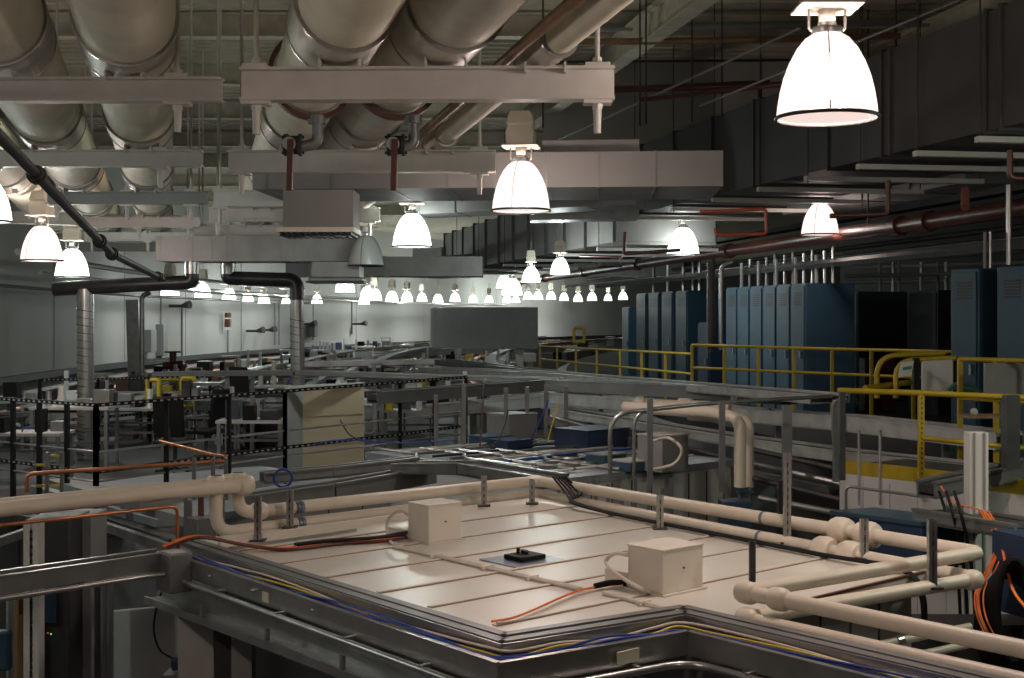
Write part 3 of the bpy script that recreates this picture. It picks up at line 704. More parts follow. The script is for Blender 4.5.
clad_pipe('lower cream pipe along the rear right edge with two ball shaped joints', [L(3.72,3.42,zl), q_a, q_a.lerp(q_c,.5), q_c], .045, [(q_a.lerp(q_c,.735), d1), (q_a.lerp(q_c,.785), d1)], .1, [(q_a.lerp(q_c,.60), d1)], bs=2.0)
clad_pipe('upper pale pipe coming back across the right end of the roof', [p_c, p_e], .039, [])
clad_pipe('lower pale pipe coming back across the right end of the roof', [q_c, q_e], .039, [(q_c.lerp(q_e,.02), q_e-q_c)])
clad_pipe('upper pinkish pipe running to the lower right corner of the photo', [p_e, p_e-v_*.2, p_e-v_*3.2], .039, [(p_e-v_*.02, v_), (p_e-v_*.22, v_)])
clad_pipe('lower pinkish pipe running to the lower right corner beside the tray', [q_e, q_e-v_*.2, q_e-v_*3.2], .039, [(q_e-v_*.02, v_)])
for k, (py, z, e) in enumerate(((602,-.26,.97),(614,-.36,.96),(636,-.55,.95),(650,-.66,.9))):
    a_ = Vec(q_c)*1; a_.z = CZ+HR+z; b_ = Vec(q_e)*1; b_.z = CZ+HR+z
    a_ = a_.lerp(b_, 1-e)
    t = thing('copper_line', 'thin pale insulated line below the roof at right, %s from the top' % ORD[k], 'pipe', a_, 'thin pale lines under the right pipes')
    MB().tube([a_, b_], .022, 12).go('pipe_run', PVC, t)
    q = MB(); q.cyl(a_.lerp(b_,.33), a_.lerp(b_,.36), .03, n=12); q.go('joint', GALV, t)
# left supply pipe
e1 = L(3.66,.52,.33)
clad_pipe('long pinkish cream pipe from the left photo edge to the elbows', [L(3.66,.70,.33), L(3.66,.4,.33), L(3.54,-2.9,.33)], .049, [(L(3.66,.70,.33), u_)])
clad_pipe('second cream pipe end hidden behind the long left pipe', [L(3.80,.66,.335), L(3.80,.4,.335), L(3.70,-2.9,.335)], .045, [(L(3.78,.64,.335), u_)])
tag(MB().tube(fillet([L(3.50,-2.9,.24), L(3.60,.06,.24), L(3.60,.16,.24), L(3.60,.16,-.05)], .1), .012, 10).go('conduit', COPPER), 'thin coppery conduit just under the long left pipe', 'conduit')
# unistrut posts
def post(p, h, label, w=.042, m=GALV, holes=True, name='strut_post'):
    t = thing(name, label, 'post', p, 'slotted steel posts')
    q = MB(); d = w/2
    q.box(p+Z*h/2+Vec((0,d,0)), (w, .004, h)); q.box(p+Z*h/2+Vec((-d,0,0)), (.004, w, h)); q.box(p+Z*h/2+Vec((d,0,0)), (.004, w, h))
    q.box(p+Z*h/2+Vec((-d*.6,-d,0)), (w*.4,.004,h)); q.box(p+Z*h/2+Vec((d*.6,-d,0)), (w*.4,.004,h)); q.go('channel', m, t)
    MB().box(p+Z*.006, (w*2.4,w*2.4,.012)).go('foot_plate', DKST, t)
    q = MB()
    for k in range(max(1,int(h/.055))):
        if .03+k*.055 < h: q.box(p+Z*(.03+k*.055)+Vec((0,-d*.95,0)), (w*.22,.006,.026))
    q.go('slot', DKST, t)
for px, py, h, lb in ((258,541,.30,'grey slotted post beside the left pipe elbows'),(290,528,.27,'slotted post holding the two rear left pipes'),(484,506,.24,'slotted post left of the far roof corner'),(532,504,.20,'slotted post right of the far roof corner'),(660,529,.24,'slotted post by the draped black cables'),(787,543,.60,'tall slotted post with cable on the rear right edge'),(864,559,.25,'slotted post at the ball shaped joints')):
    post(G(px,py,HR), h, lb)
post(G(932,588,HR), .38, 'slotted post near the right pipe corner')
post(G(752,592,-1.5)+Vec((.02,.1,0)), .26, 'short dark post behind the front pipe elbow', .03, DKST)

# ================================================================= SECOND HUTCH (MIDDLE) AND ITS TOP
def hutch_box(label, corner, du, dv, h, m_roof, m_wall, joints=6, name='experiment_hutch', group='smaller hutches'):
    """corner = near corner on the roof level, extends du along u and dv along v"""
    t = thing(name, label, 'hutch', Vec((corner.x, corner.y, 0)), group)
    c = corner+u_*du/2+v_*dv/2
    q = MB().quadbox(Vec((c.x,c.y,corner.z-.04)), u_*du/2, v_*dv/2, Z*.04); q.go('roof', m_roof, t)
    hz = (corner.z-.08)/2
    q = MB().quadbox(Vec((c.x,c.y,hz)), u_*(du/2-.02), v_*(dv/2-.02), Z*hz); q.go('walls', m_wall, t)
    for k in range(joints):
        e = (k+.5)/joints
        p = corner+u_*du*e; q = MB().box(Vec((p.x,p.y,corner.z-.6))+v_*.015, (.014,.014,1.0)); q.go('panel_joint', DKST, t)
    return t
c2 = G(560,479,-1.64)
hutch_box('blue grey hutch roof behind the cream roof, with panelled pale front', c2, 2.75, 3.5, 3.3, HUTB, SIGNW, 9)
c3 = G(290,505,-2.1)
hutch_box('low grey hutch roof behind the left pipes', c3-u_*1.6, 3.3, 3.6, 2.9, HUTB, GREYP, 7)
c4 = G(60,500,-2.5)
hutch_box('dark hutch roof at far left under the black railing', c4-u_*1.6, 2.8, 2.2, 2.4, GREYP, GREYP, 4)
def C2(a, b, z=0): return c2+v_*a+u_*b+Z*z
# boxes on the second roof
def box_on(label, p, sx, sy, sz, m, name='equipment_box', cat='box', lid=None, group=None):
    t = thing(name, label, cat, p, group)
    MB().quadbox(p+Z*sz/2, u_*sx/2, v_*sy/2, Z*sz/2).go('housing', m, t, bevel=.008)
    MB().quadbox(p+Z*(sz+.008), u_*(sx/2+.008), v_*(sy/2+.008), Z*.008).go('lid', lid or m, t)
    return t
box_on('grey square box with a white hose on the blue grey hutch', G(663,470,-1.64), .42,.36,.38, GREYP, lid=GREYL)
tag(MB().tube(smooth_path([P(653,441,15.4),P(668,438,15.2),P(680,446,15),P(681,455,15),P(672,465,15),P(650,470,15)]), .016, 8).go('hose', WHC), 'white hose looping round the grey box on the blue grey hutch', 'hose')
box_on('flat blue box in front of the grey square box', G(632,470,-1.64), .36,.3,.10, BLUEC, lid=GREYL)
box_on('flat blue box left of the loop handrail', G(606,463,-1.64), .36,.3,.10, BLUEC, lid=GREYP)
box_on('dark navy long box on the blue grey hutch', G(592,446,-1.64), .75,.6,.22, NAVY)
box_on('grey upright box behind the flat navy box at centre', G(512,441,-1.64), .5,.45,.36, GREYP)
box_on('flat navy box at the centre of the blue grey hutch', G(510,448,-1.64), .42,.4,.10, NAVY)
box_on('second flat blue box at the left of the blue grey hutch', G(490,444,-1.64), .4,.4,.10, BLUEC)
for k in range(9):
    a = .35+.33*k
    R2 = random.Random(30+k)
    m_ = (WHC, GALV, GALV, BLC, WHC, GALV, DBLC, GALV, WHC)[k]
    cable('line lying across the blue grey hutch roof, %s from its front' % ORD[k], [C2(a, .15, .03), C2(a+R2.uniform(-.1,.1), .8, .03), C2(a+.1, 1.5, .03), C2(a+R2.uniform(-.1,.2), 2.1, .03), C2(a+.1, 2.55, .03)], .018 if k % 2 else .014, m_, 'lines on the blue grey hutch roof', 'tubing')
for k, (px, py) in enumerate(((480,470),(575,472),(620,472),(532,470))):
    p = G(px,py,-1.64)
    tag(MB().tube(fillet([p+u_*.0+Z*.03, p+v_*1.2+Z*.03, p+v_*1.5+u_*.3+Z*.03, p+v_*2.4+u_*.3+Z*.03], .2), .02, 8).go('tubing', GALV), 'bent steel tube on the blue grey hutch roof, %s of four' % ORD[k], 'tube', 'bent steel tubes on the hutch roof')
tag(MB().lathe([(.23+.02*math.cos(a), .02+.02*math.sin(a)) for a in [2*math.pi*k/8 for k in range(9)]], G(568,458,-1.64), 28).go('tube_coil', GALV), 'steel tube coil lying flat on the blue grey hutch', 'coil')
# loop handrails
def loop_rail(label, pts, r, m=GALV, group=None, name='handrail'):
    return tag(MB().tube(fillet(pts, .22, 8), r, 12).go(name, m), label, 'railing', group)
Yh = 14.8
loop_rail('outer galvanised loop handrail on the blue grey hutch', [P(610,478,Yh), P(610,414,Yh), P(700,404,Yh+.3), P(832,396,Yh+.8)], .022)
loop_rail('inner galvanised loop handrail beside the outer one', [P(634,478,Yh+.3), P(634,414,Yh+.3), P(660,408,Yh+.4)], .018)
for k, (px, y0, y1, Y) in enumerate(((436,395,446,19.5),(464,385,470,19),(506,388,440,19.5),(527,387,440,20),(546,385,440,20.5),(566,386,440,21),(601,386,440,21.5),(650,398,486,14.6),(722,402,492,14.4),(734,396,405,16))):
    a = P(px, y0, Y); b = P(px, y1, Y)
    tag(MB().beam(b, a, .055, .055).go('strut_post', GALVD), 'slotted grey upright behind the cream roof, %s from the left' % ORD[k], 'post', 'grey uprights behind the cream roof')
# white vertical pipes
clad_pipe('white pipe bending down on the left of a pair', [P(625,407,16.6), P(715,413,15.6), P(740,419,15.3), P(740,487,15.3)], .062, [], .12, [(P(712,413,15.65), Vec((1,-.2,0)))], 'white pipes turning down')
clad_pipe('white pipe bending down on the right of a pair', [P(690,416,16.2), P(728,418,15.7), P(749,420,15.6), P(749,487,15.6)], .05, [], .1, (), 'white pipes turning down')
clad_pipe('short thick cream pipe with domed caps under the wide tray', [P(634,404,17.5), P(730,407,16.8)], .06, [(P(640,404,17.4), Vec((1,-.1,0))), (P(685,403,17.2), Z)], .1, (), 'white pipes turning down')

for px, nm in ((740,'left'),(749,'right')):
    t = thing('hose_valve', 'small blue valve under the %s one of the white vertical pipes' % nm, 'valve', P(px,499,15.4), 'blue valves under the white pipes')
    MB().cyl(P(px,499,15.4), P(px,487,15.4), .022, n=10).go('valve_body', GALVD, t)
    MB().box(P(px,492,15.3), (.09,.03,.03)).go('handle', BLUEC, t, bevel=.004)
for k, px in enumerate((552,563,576,589,601,615,628,641,655,664)):
    a = G(px, 480-.1*k, -1.64); p = a-v_*.10
    tag(MB().beam(Vec((p.x,p.y,2.2)), Vec((p.x,p.y,CZ-1.62-.05*(k%3))), .035, .035).go('strut_post', GALVD), 'short dark upright along the pale hutch front, %s from the left' % ORD[k], 'post', 'uprights along the pale hutch front')
# ================================================================= BIG TRAYS IN THE MIDDLE
TRAYM = mat('bright_tray_steel', (.60,.60,.585), .36, .55, var=.15)  # galvanised steel made paler, lamp reflections put into the colour
def cable_tray(label, pts, w, h, m=GALV, posts=(), group='galvanised cable trays'):
    t = thing('cable_tray', label, 'tray', (Vec(pts[0])+Vec(pts[-1]))/2, group)
    q = MB()
    for k in range(len(pts)-1): q.beam(Vec(pts[k])+Z*h*.05, Vec(pts[k+1])+Z*h*.05, w*.9, h*.5)
    q.go('dark_tray_fill', DKST, t, smooth=False)  # dark fill standing for cables, added to put shade inside the tray
    q = MB()
    for k in range(len(pts)-1): q.tray(pts[k], pts[k+1], w, h, .018)
    q.go('channel', m, t, smooth=False)
    for (e, zb) in posts:
        k = min(int(e), len(pts)-2); p = Vec(pts[k]).lerp(Vec(pts[k+1]), e-k)
        MB().beam(Vec((p.x,p.y,zb)), p-Z*h/2, .06, .06).go('tray_leg', GALVD, t)
    return t
cable_tray('wide flat tray across the middle ending in an open end at right', [P(430,370,30), P(560,376,25.5), P(830,399,17.2)], .55, .10, TRAYM)
cable_tray('long thin tray behind the beige panel running to centre', [P(160,374,26), P(300,373,24), P(560,381,22.5)], .35, .07, GALVD, ((.5,2.6),(1.3,2.6)))
cable_tray('bent grey tray over the blue grey hutch', [P(372,398,20.5), P(545,385,22.5), P(700,392,20.2), P(790,398,18.8)], .3, .16, GALVD, ((.5,3.2),))
cable_tray('tray behind the bent grey tray at centre', [P(300,365,33), P(440,362,33), P(640,384,26)], .4, .12, GALV)
cable_tray('long shiny tray under the wide flat tray at right', [P(560,398,22), P(760,416,18.5), P(860,424,16.5), P(1010,441,14.5)], .4, .16, TRAYM, ((1.2,1.4),(2.6,1.4)))
cable_tray('second shiny tray below the long one at right', [P(560,412,21.5), P(740,441,18), P(850,456,16), P(1010,474,14)], .35, .11, TRAYM)
cable_tray('lowest shiny tray behind the white vertical pipes', [P(560,420,21), P(740,470,17.6), P(845,492,15.5)], .4, .12, GALVD)
cable_tray('pale tray in the centre above the upright posts', [P(425,412,24), P(545,401,24), P(640,404,23)], .5, .2, GREYL)
cable_tray('far thin tray below the large pale panel', [P(180,386,30), P(430,352,52), P(560,349,55)], .5, .18, GALV)
cable_tray('flat tray left of the spiral duct over the desks', [P(0,416,25), P(160,396,30), P(300,383,33)], .4, .07, GALVD)
cable_tray('galvanised tray near the far roof corner carrying black cables', [P(405,468,14.8), P(470,468,14), P(556,482,13.2)], .35, .1, GALV)
cable_tray('low dark tray behind the rear left pipes', [P(240,505,13.4), P(330,492,14), P(430,474,15)], .2, .16, GALVD)
cable_tray('upper tray over the dark one behind the rear left pipes', [P(262,478,14.6), P(330,472,15), P(416,462,15.6)], .16, .1, GALVD)
tag(MB().lathe([(.085+.012*math.cos(a), .012*math.sin(a)) for a in [2*math.pi*k/8 for k in range(9)]], P(283,478,14.4), 24, Vec((.3,-1,.1))).go('cable_coil', BLC), 'blue cable coil hung on the tray below the beige panel', 'coil')

# ================================================================= LEFT PLATFORM RAILING, PANEL, CHAIRS
zt = -.93
def rail_section(label, pts, zb, n_posts, m=BLACK, perf=True, mids=(.38,.62), name='railing', group=None, pw=.05, tr=.024, pm=None):
    t = thing(name, label, 'railing', Vec(pts[0])*1, group)
    for k in range(len(pts)-1):
        a, b = Vec(pts[k]), Vec(pts[k+1])
        if perf:
            lo_a = Vec((a.x,a.y,a.z*.4+zb*.6)); lo_b = Vec((b.x,b.y,b.z*.4+zb*.6))
            for A, B, nm in ((a,b,'top_rail'),(a+(lo_a-a)*.9, b+(lo_b-b)*.9,'low_rail')):
                d = (B-A).normalized(); sd = d.cross(Z).normalized()
                if sd.y > 0: sd = -sd
                n = int((B-A).length/.1); prof = ((-.0225,-.02),(-.0225,.02),(.0225,.02),(.0225,.009),(.0225,-.009),(.0225,-.02)); rs = []
                for j in range(n):
                    for e in (.0,.55):
                        p = A.lerp(B,(j+e)/n); rs.append([p+sd*u+Z*w for u, w in prof])
                rs.append([B+sd*u+Z*w for u, w in prof])
                q = MB(); q.rings(rs); q.go(nm, m, t, smooth=False, m2=GREYL, f2=[6*k+3 for k in range(1, len(rs)-1, 2)])  # pale faces stand in for light seen through the slots
        else: MB().tube([a,b], tr, 10).go('top_rail', m, t)
        for e in mids:
            pa = Vec((a.x,a.y,a.z+(zb-a.z)*e)); pb = Vec((b.x,b.y,b.z+(zb-b.z)*e))
            MB().tube([pa,pb], .013 if perf else tr*.9, 8).go('mid_rail', GALV if perf else m, t)
        n = n_posts[k]
        for j in range(n+1):
            if j == n and k < len(pts)-2: continue
            p = a.lerp(b, j/n)
            MB().beam(Vec((p.x,p.y,zb)), p, pw, pw).go('post', pm or m, t)
    return t
zb = CZ-2.25
rail_section('black slotted railing at the left end of the platform', [P(-12,398,17.6), P(96,405,16)], zb, (4,))
rail_section('black slotted railing in front of the beige panel', [P(96,405,16), P(285,391,19)], zb, (3,))
rail_section('black slotted railing right of the beige panel', [P(285,391,19), P(400,382,21), P(466,377,22.6)], zb, (1,2))
rail_section('second black railing further back behind the chairs', [P(40,380,24), P(150,378,27), P(210,376,28)], CZ-2.25, (2,2), perf=True)
struct(MB().prism([tuple(p.xy) for p in (P(-12,398,17.6),P(96,405,16),P(285,391,19),P(466,377,22.6),P(400,377,34),P(-60,377,26))], zb-.12, zb).go('floor_platform', DARKF))
t = thing('wall_panel', 'tall beige corrugated panel with a grey left edge behind the railing', 'panel', P(325,470,21.5))
a = P(303,388,21.6); b = P(364,385,21.9)
q = MB().beam(Vec((a.x,a.y,zb+.55)), Vec((b.x,b.y,zb+.55)), .06, 1.05); q.v = []; q.f = []
q.quadbox((a+b)/2+Z*((zb-a.z)/2+.0), (b-a)/2, (0,.03,0), Z*((a.z-zb)/2)); q.go('tan_sheet', TAN, t)
c = P(285,389,21.2); q = MB(); q.quadbox((a+c)/2+Z*((zb-a.z)/2), (a-c)/2, (0,.03,0), Z*((a.z-zb)/2)); q.go('grey_sheet', GREYP, t)
for e in (.33,.66):
    q = MB().beam(a+Z*((zb-a.z)*e)-Vec((0,.034,0)), b+Z*((zb-a.z)*e)-Vec((0,.034,0)), .008, .012); q.go('rib', TAN, t)
MB().beam(c+Z*.02, b+Z*.02, .08, .04).go('cap', GREYL, t)
def chair(label, p, rz, h=.0):
    t = thing('office_chair', label, 'chair', p, 'black office chairs')
    ca, sa = math.cos(rz), math.sin(rz)
    f = lambda x, y, z: p+Vec((ca*x-sa*y, sa*x+ca*y, z))
    X = Vec((ca,sa,0)); Yv = Vec((-sa,ca,0))
    MB().quadbox(f(0,0,.48), X*.24, Yv*.24, Z*.035).go('seat', BLACK, t, bevel=.025)
    MB().quadbox(f(0,-.25,.85), X*.225, Yv*.03+Z*.004, Z*.29-Yv*.03).go('backrest', BLACK, t, bevel=.025)
    MB().beam(f(0,-.22,.45), f(0,-.26,.7), .06, .03).go('back_bar', DKST, t)
    MB().cyl(f(0,0,.1), f(0,0,.45), .03, n=12).go('gas_column', DKST, t)
    for k in range(5):
        an = 2*math.pi*k/5
        q = MB(); q.beam(f(0,0,.1), f(.28*math.cos(an),.28*math.sin(an),.07), .04, .03); q.go('base_arm', DKST, t)
        MB().ball(f(.28*math.cos(an),.28*math.sin(an),.03), .03, 8).go('caster', BLACK, t)
    for s in (-1,1):
        q = MB(); q.tube(fillet([f(s*.24,.0,.48), f(s*.29,.0,.5), f(s*.29,0,.68), f(s*.29,.12,.68), f(s*.29,-.14,.68)], .03), .016, 8); q.go('armrest', BLACK, t)
chair('black office chair in front of the yellow frames at left', Vec((P(175,430,21.5).x, 21.5*K, zb)), -.1)
chair('darker black office chair seat beside the first at left', Vec((P(206,430,23.5).x, 23.5*K, zb)), 1.2)
# desk, rack and monitor
def rack(label, px, Y, w, d, ztop, zbot, m, shelves=3, name='equipment_rack', group='grey framed racks', gear=None):
    p = P(px, 318, Y); p.z = zbot
    t = thing(name, label, 'rack', p, group)
    for sx in (-1,1):
        for sy in (-1,1):
            MB().box(Vec((p.x+sx*w/2, p.y+sy*d/2, (ztop+zbot)/2)), (.05,.05,ztop-zbot)).go('upright', m, t)
    for k in range(shelves):
        z = zbot+(ztop-zbot)*(k+1)/shelves-.02
        MB().box(Vec((p.x,p.y,z)), (w+.04,d+.04,.03)).go('shelf', m, t)
        if gear:
            MB().box(Vec((p.x+R.uniform(-.05,.05),p.y,z-(ztop-zbot)/shelves*.55)), (w*.75,d*.7,(ztop-zbot)/shelves*.5)).go('instrument', R.choice(gear), t)
    return t
rack('grey shelving rack under the black monitor', 240, 27, .75, .5, CZ-1.45, zb, GREYL, 3, gear=[BLACK, DKST, GREYP])
t = thing('monitor', 'black tilted monitor standing on the grey shelving rack', 'monitor', P(240,393,27)-Z*.1)
q = MB().quadbox(P(239,380,27), (.17,0,-.01), (0,.02,.004), (-.02,0,.235)); q.go('screen', BLACK, t, bevel=.01)
MB().cyl(Vec((P(240,380,27).x, 27*K+.03, CZ-1.43)), P(240,380,27)+Vec((0,.04,0)), .03).go('stand', BLACK, t)
rack('small grey rack with instruments right of the monitor', 262, 26, .7, .5, CZ-1.75, zb, GREYP, 2, gear=[BLUED, BLACK, NAVY])
rack('open rack left of the black office chairs', 60, 26, 1.1, .5, CZ-1.5, zb-.4, GREYP, 3, gear=[DKST, GREYL])
rack('rack with grey instruments near the first spiral duct', 118, 28, 1.0, .5, CZ-1.6, zb-.2, DKST, 2, gear=[GREYL, RUST, GREYP])
# yellow guard frames
def yellow_frame(label, x0, x1, y0, y1, Y):
    t = thing('guard_frame', label, 'guard', P((x0+x1)/2, y1, Y), 'yellow guard frames')
    MB().tube(fillet([P(x0,y1,Y),P(x0,y0,Y),P(x1,y0,Y),P(x1,y1,Y)], .06), .045, 10).go('frame_tube', YEL, t)
    MB().tube([P(x0,y1-1,Y),P(x1,y1-1,Y)], .035, 8).go('cross_tube', YEL, t)
yellow_frame('yellow tube guard frame on the left beside the grey riser', 148, 159, 380, 408, 27)
yellow_frame('yellow tube guard frame in the middle of three', 160, 181, 379, 404, 27.6)
yellow_frame('yellow tube guard frame on the right of three', 182, 194, 378, 407, 27)
yellow_frame('far yellow guard frame right of the large pale panel', 574, 584, 328, 343, 42)
# copper line with supports at left front
t = thing('copper_pipe', 'bright copper pipe run on short posts at left', 'pipe', P(120,480,13))
q = MB(); q.tube(fillet([P(27,492,12.8), P(27,474,12.8), P(120,468,13), P(226,461,13.4)], .05), .018, 12); q.go('pipe_run', COPPER, t)
q = MB(); q.tube(fillet([P(160,441,14.2), P(215,455,13.6), P(226,456,13.4), P(226,470,13.4)], .05), .014, 10); q.go('branch', COPPER, t)
for px in (47,62,194,213,226):
    MB().beam(P(px,500,13), P(px,452 if px < 70 else 458,13), .03, .03).go('support_post', GALVD, t)
for px, py in ((40,465),(55,456),(40,486),(55,486)):
    MB().box(P(px,py,12.9), (.075,.02,.02)).go('yellow_tag', YEL, t)
# rails and grey parts behind left pipe
for k, (pa, pb, Y0, Y1, m_, w) in enumerate((((-5,543),(50,524),13.5,16,GALV,.06),((60,482),(200,520),17,13,GREYP,.3),((84,519),(180,552),15,12,GALV,.06),((100,518),(176,543),15.3,12.4,DKST,.12),((130,505),(330,470),13.5,18,GREYP,.2))):
    tag(MB().beam(P(*pa,Y0), P(*pb,Y1), w, .08).go('steel_rail', m_), 'steel rail behind the long left pipe, %s from the left edge' % ORD[k], 'rail', 'steel rails behind the left pipe')
box_on('grey upright junction box behind the left pipe', P(202,552,11.9)-Z*.1, .16,.16,.36, GALVD, 'junction_box')
for k, (px, y0, y1, Y, m_, w) in enumerate(((186,498,545,12.2,GALV,.03),(190,500,545,12.2,GALV,.03),(201,497,520,12,RUST,.04),(213,497,560,12,GALV,.05),(221,497,560,11.9,BROWN,.05))):
    tag(MB().beam(P(px,y1,Y)-Z*.3, P(px,y0,Y), w, w).go('riser_pipe', m_), 'vertical riser below the left pipe, %s from the left' % ORD[k], 'pipe', 'risers below the left pipe')
post(Vec((P(34,560,11).x,11*K,0)), P(34,521,11).z, 'pale slotted post standing under the left pipe', .11, WHITE)

# ================================================================= LOWER LEFT, UNDER THE TRAY
tag(MB().beam(P(112,690,13.5), P(205,690,12.2),   .08, 3.4, -1.0).go('hutch_wall', GREYL, bevel=.01), 'pale grey hutch wall low at the left below the tray', 'wall panel')
t = thing('control_cabinet', 'dark control cabinet with tiny indicator lights at lower left', 'cabinet', P(58,760,12))
c = P(58,650,12.2); MB().box(c, (.36,.5,2.2)).go('body', DKST, t, bevel=.01)
MB().box(P(53,602,12)+Vec((0,-.1,0)), (.13,.02,.28)).go('door_panel', NAVY, t)
g1 = emis('green_pilot', (.1,1,.2), 1.2); r1 = emis('red_pilot', (1,.1,.05), 1.0)
MB().ball(P(51,634,11.6), .006, 8).go('green_pilot_light', g1, t); MB().ball(P(48,633,11.6), .005, 8).go('red_pilot_light', r1, t)
tag(MB().box(P(84,650,12.5), (.26,.4,2.3)).go('cabinet', GREYP, bevel=.01), 'grey cabinet between the dark cabinet and the pale wall', 'cabinet')
for k, (px, Y, m_, w) in enumerate(((10,11.5,GREYP,.03),(20,11.8,BROWN,.05),(40,11.4,RUST,.03),(98,12,DKST,.03),(104,12,GALVD,.03),(110,12,GALVD,.03))):
    tag(MB().tube([P(px,578,Y), P(px,720,Y)], w, 8).go('riser_pipe', m_), 'vertical pipe at lower left under the tray, %s from the left' % ORD[k], 'pipe', 'pipes at lower left')
tag(MB().box(P(24,606,11.6), (.07,.05,.13)).go('alarm_box', REDP, bevel=.01), 'small red box hanging among the pipes at lower left', 'box')
tag(MB().box(P(3,650,11.3), (.12,.1,.3)).go('equipment_box', BLUEC, bevel=.02), 'blue grey object at the lower left photo corner', 'box')
cable('thin black cable looping below the tray corner', [P(163,588,10.4), P(156,610,10.4), P(154,632,10.4), P(160,650,10.4), P(172,658,10.4)], .007, BLACK)
t = thing('vacuum_pump', 'small blue pump at the end of the thin black cable', 'pump', P(182,676,10.6))
q = MB(); q.cyl(P(173,663,10.6), P(190,662,10.6), .055, n=16); q.go('motor', NAVY, t); MB().box(P(187,655,10.6), (.06,.1,.06)).go('terminal_box', BLACK, t, bevel=.01); MB().box(P(181,664,10.2), (.02,.02,.08)).go('yellow_label', YEL, t)
MB().box(P(180,673,10.6), (.2,.2,.02)).go('base_plate', GALV, t)
for k, (a, b) in enumerate(((2.95,.0),(2.62,.02),(2.45,.04))):
    m_ = (GREYL, DKST, GREYP)[k]
    p = L(a, b-.02, -.35); tag(MB().beam(Vec((p.x,p.y,0)), p, .22 if k == 0 else .12, .12).go('column', m_), 'upright column under the front tray, %s from the left' % ORD[k], 'column', 'columns under the front tray')

# ================================================================= FAR PALE PANEL
t = thing('curved_enclosure', 'large pale rounded end metal panel below the far lamps', 'enclosure', P(484,348,45))
Ye = 45
a = P(440,308,Ye); b = P(538,307,Ye-.6); zlow = CZ-.9; ztp = a.z
pts = []
d = 1.0
cx, cy = a.x, a.y
q = MB()
outline = [(b.x, b.y)]+[(cx+.3-.6*math.sin(t_), cy+.32*(1-math.cos(t_))) for t_ in [math.pi*k/16 for k in range(17)]]+[(b.x, b.y+.64)]
q.prism(outline, zlow, ztp); q.go('panel', GREYP, t)
q = MB(); q.prism([(x*1.0+(.0), y) for x, y in outline], ztp, ztp+.03); q.go('top_trim', GALV, t)
MB().box(Vec((cx-.285, cy+.30, (zlow+ztp)/2)), (.05,.05,ztp-zlow)).go('edge_trim', GALV, t)
for px in (458,520): MB().beam(P(px,390,Ye-.2), Vec((P(px,390,Ye).x, (Ye-.1)*K+.2, zlow)), .2, .2).go('leg', CREAM, t)

# ================================================================= RING SHIELD, MEZZANINE, CABINETS, YELLOW RAILS (RIGHT)
q = MB(); q.strip([RV(127.4-.55, y, (-1.75+FLOOR)/2) for y in range(19, 92, 3)], -1.75-FLOOR, 1.1); struct(q.go('wall_shield', GREYP))
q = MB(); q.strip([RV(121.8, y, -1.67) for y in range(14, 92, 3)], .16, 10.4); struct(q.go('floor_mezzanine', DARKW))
def cabinet(label, near, rot_slope, w, dp, ht, m, louv=True, name='equipment_cabinet', group='tall blue electrical cabinets', handle=True):
    """near = near corner of the face at mezz level; face runs along (slope,1), body extends to the right"""
    t = thing(name, label, 'cabinet', near, group)
    f = Vec((rot_slope, K, 0)).normalized(); s = Vec((f.y, -f.x, 0))
    q = MB().quadbox(near+f*w/2+s*dp/2+Z*ht/2, f*w/2, s*dp/2, Z*ht/2); q.go('body', m, t, bevel=.01)
    o = near-s*.012
    q = MB().quadbox(o+f*w/2+Z*(ht/2+.02), f*(w/2-.025), s*.012, Z*(ht/2-.06)); dr = q.go('door', m, t, bevel=.004)
    if louv:
        q = MB()
        for k in range(6): q.quadbox(o-s*.014+f*w*.45+Z*(ht-.16-.035*k), f*w*.26, s*.004, Z*.010)
        q.go('louvre', DKST, dr)
    if handle:
        q = MB().quadbox(o-s*.03+f*w*.2+Z*ht*.47, f*.015, s*.014, Z*.06); q.go('handle', GALV, dr)
    return t
mz = -1.59
fs = -.2
for k in range(6):
    cabinet('tall blue cabinet in the middle row of six, %s from the camera' % ORD[k], V(4.62-.122*k, 23.6+.61*k, mz), fs, .5, .85, 2.14, BLUEC)
for k in range(4):
    cabinet('tall blue cabinet of the farthest row, %s from the camera' % ORD[k], V(3.86-.19*k, 33+1.25*k, mz), fs, .7, .9, 2.2, BLUEC)
cabinet('open dark blue rack at the left end of the farthest row', V(3.25,41.5,mz), fs, .6, .9, 1.9, BLUEC, False)
cabinet('low dark blue cabinet before the farthest row', V(3.95,30,mz), fs, .6, .9, 1.5, NAVY, False)
cabinet('dark grey blue cabinet right of the row of six, with meter', V(6.6,28.6,mz), fs, .5, 1.2, 2.1, BLUED, False)
cabinet('wide dark blue grey cabinet with meter before the right pair', V(6.9,24.3,mz), -.6, .6, .8, 2.05, BLUED, False)
cabinet('tall blue cabinet at right, left one of the near pair', V(5.23,16.8,mz), -.42, .42, .75, 2.15, BLUEC)
cabinet('tall blue cabinet at the right photo edge, right one of the pair', V(5.47,15.9,mz), -.42, .42, .75, 2.15, BLUEC)
tag(MB().box(V(6.2,25.5,mz+.45), (.5,.4,.9)).go('red_cabinet', REDP, bevel=.02), 'dull red cabinet behind the yellow rail at right', 'cabinet')
for k in range(14):                            # conduits rising from the cabinets
    y = 23.8+.28*k; x = 4.62-.2*(y-23.6)+.25+.25*(k % 3)
    tag(MB().tube([V(x,y,.56), V(x,y,1.0+.08*(k%3))], .03, 8).go('conduit', GALV if k % 3 else GREYL), 'vertical conduit rising from the row of six cabinets, %s from camera' % ORD[k], 'conduit', 'conduits above the blue cabinets')
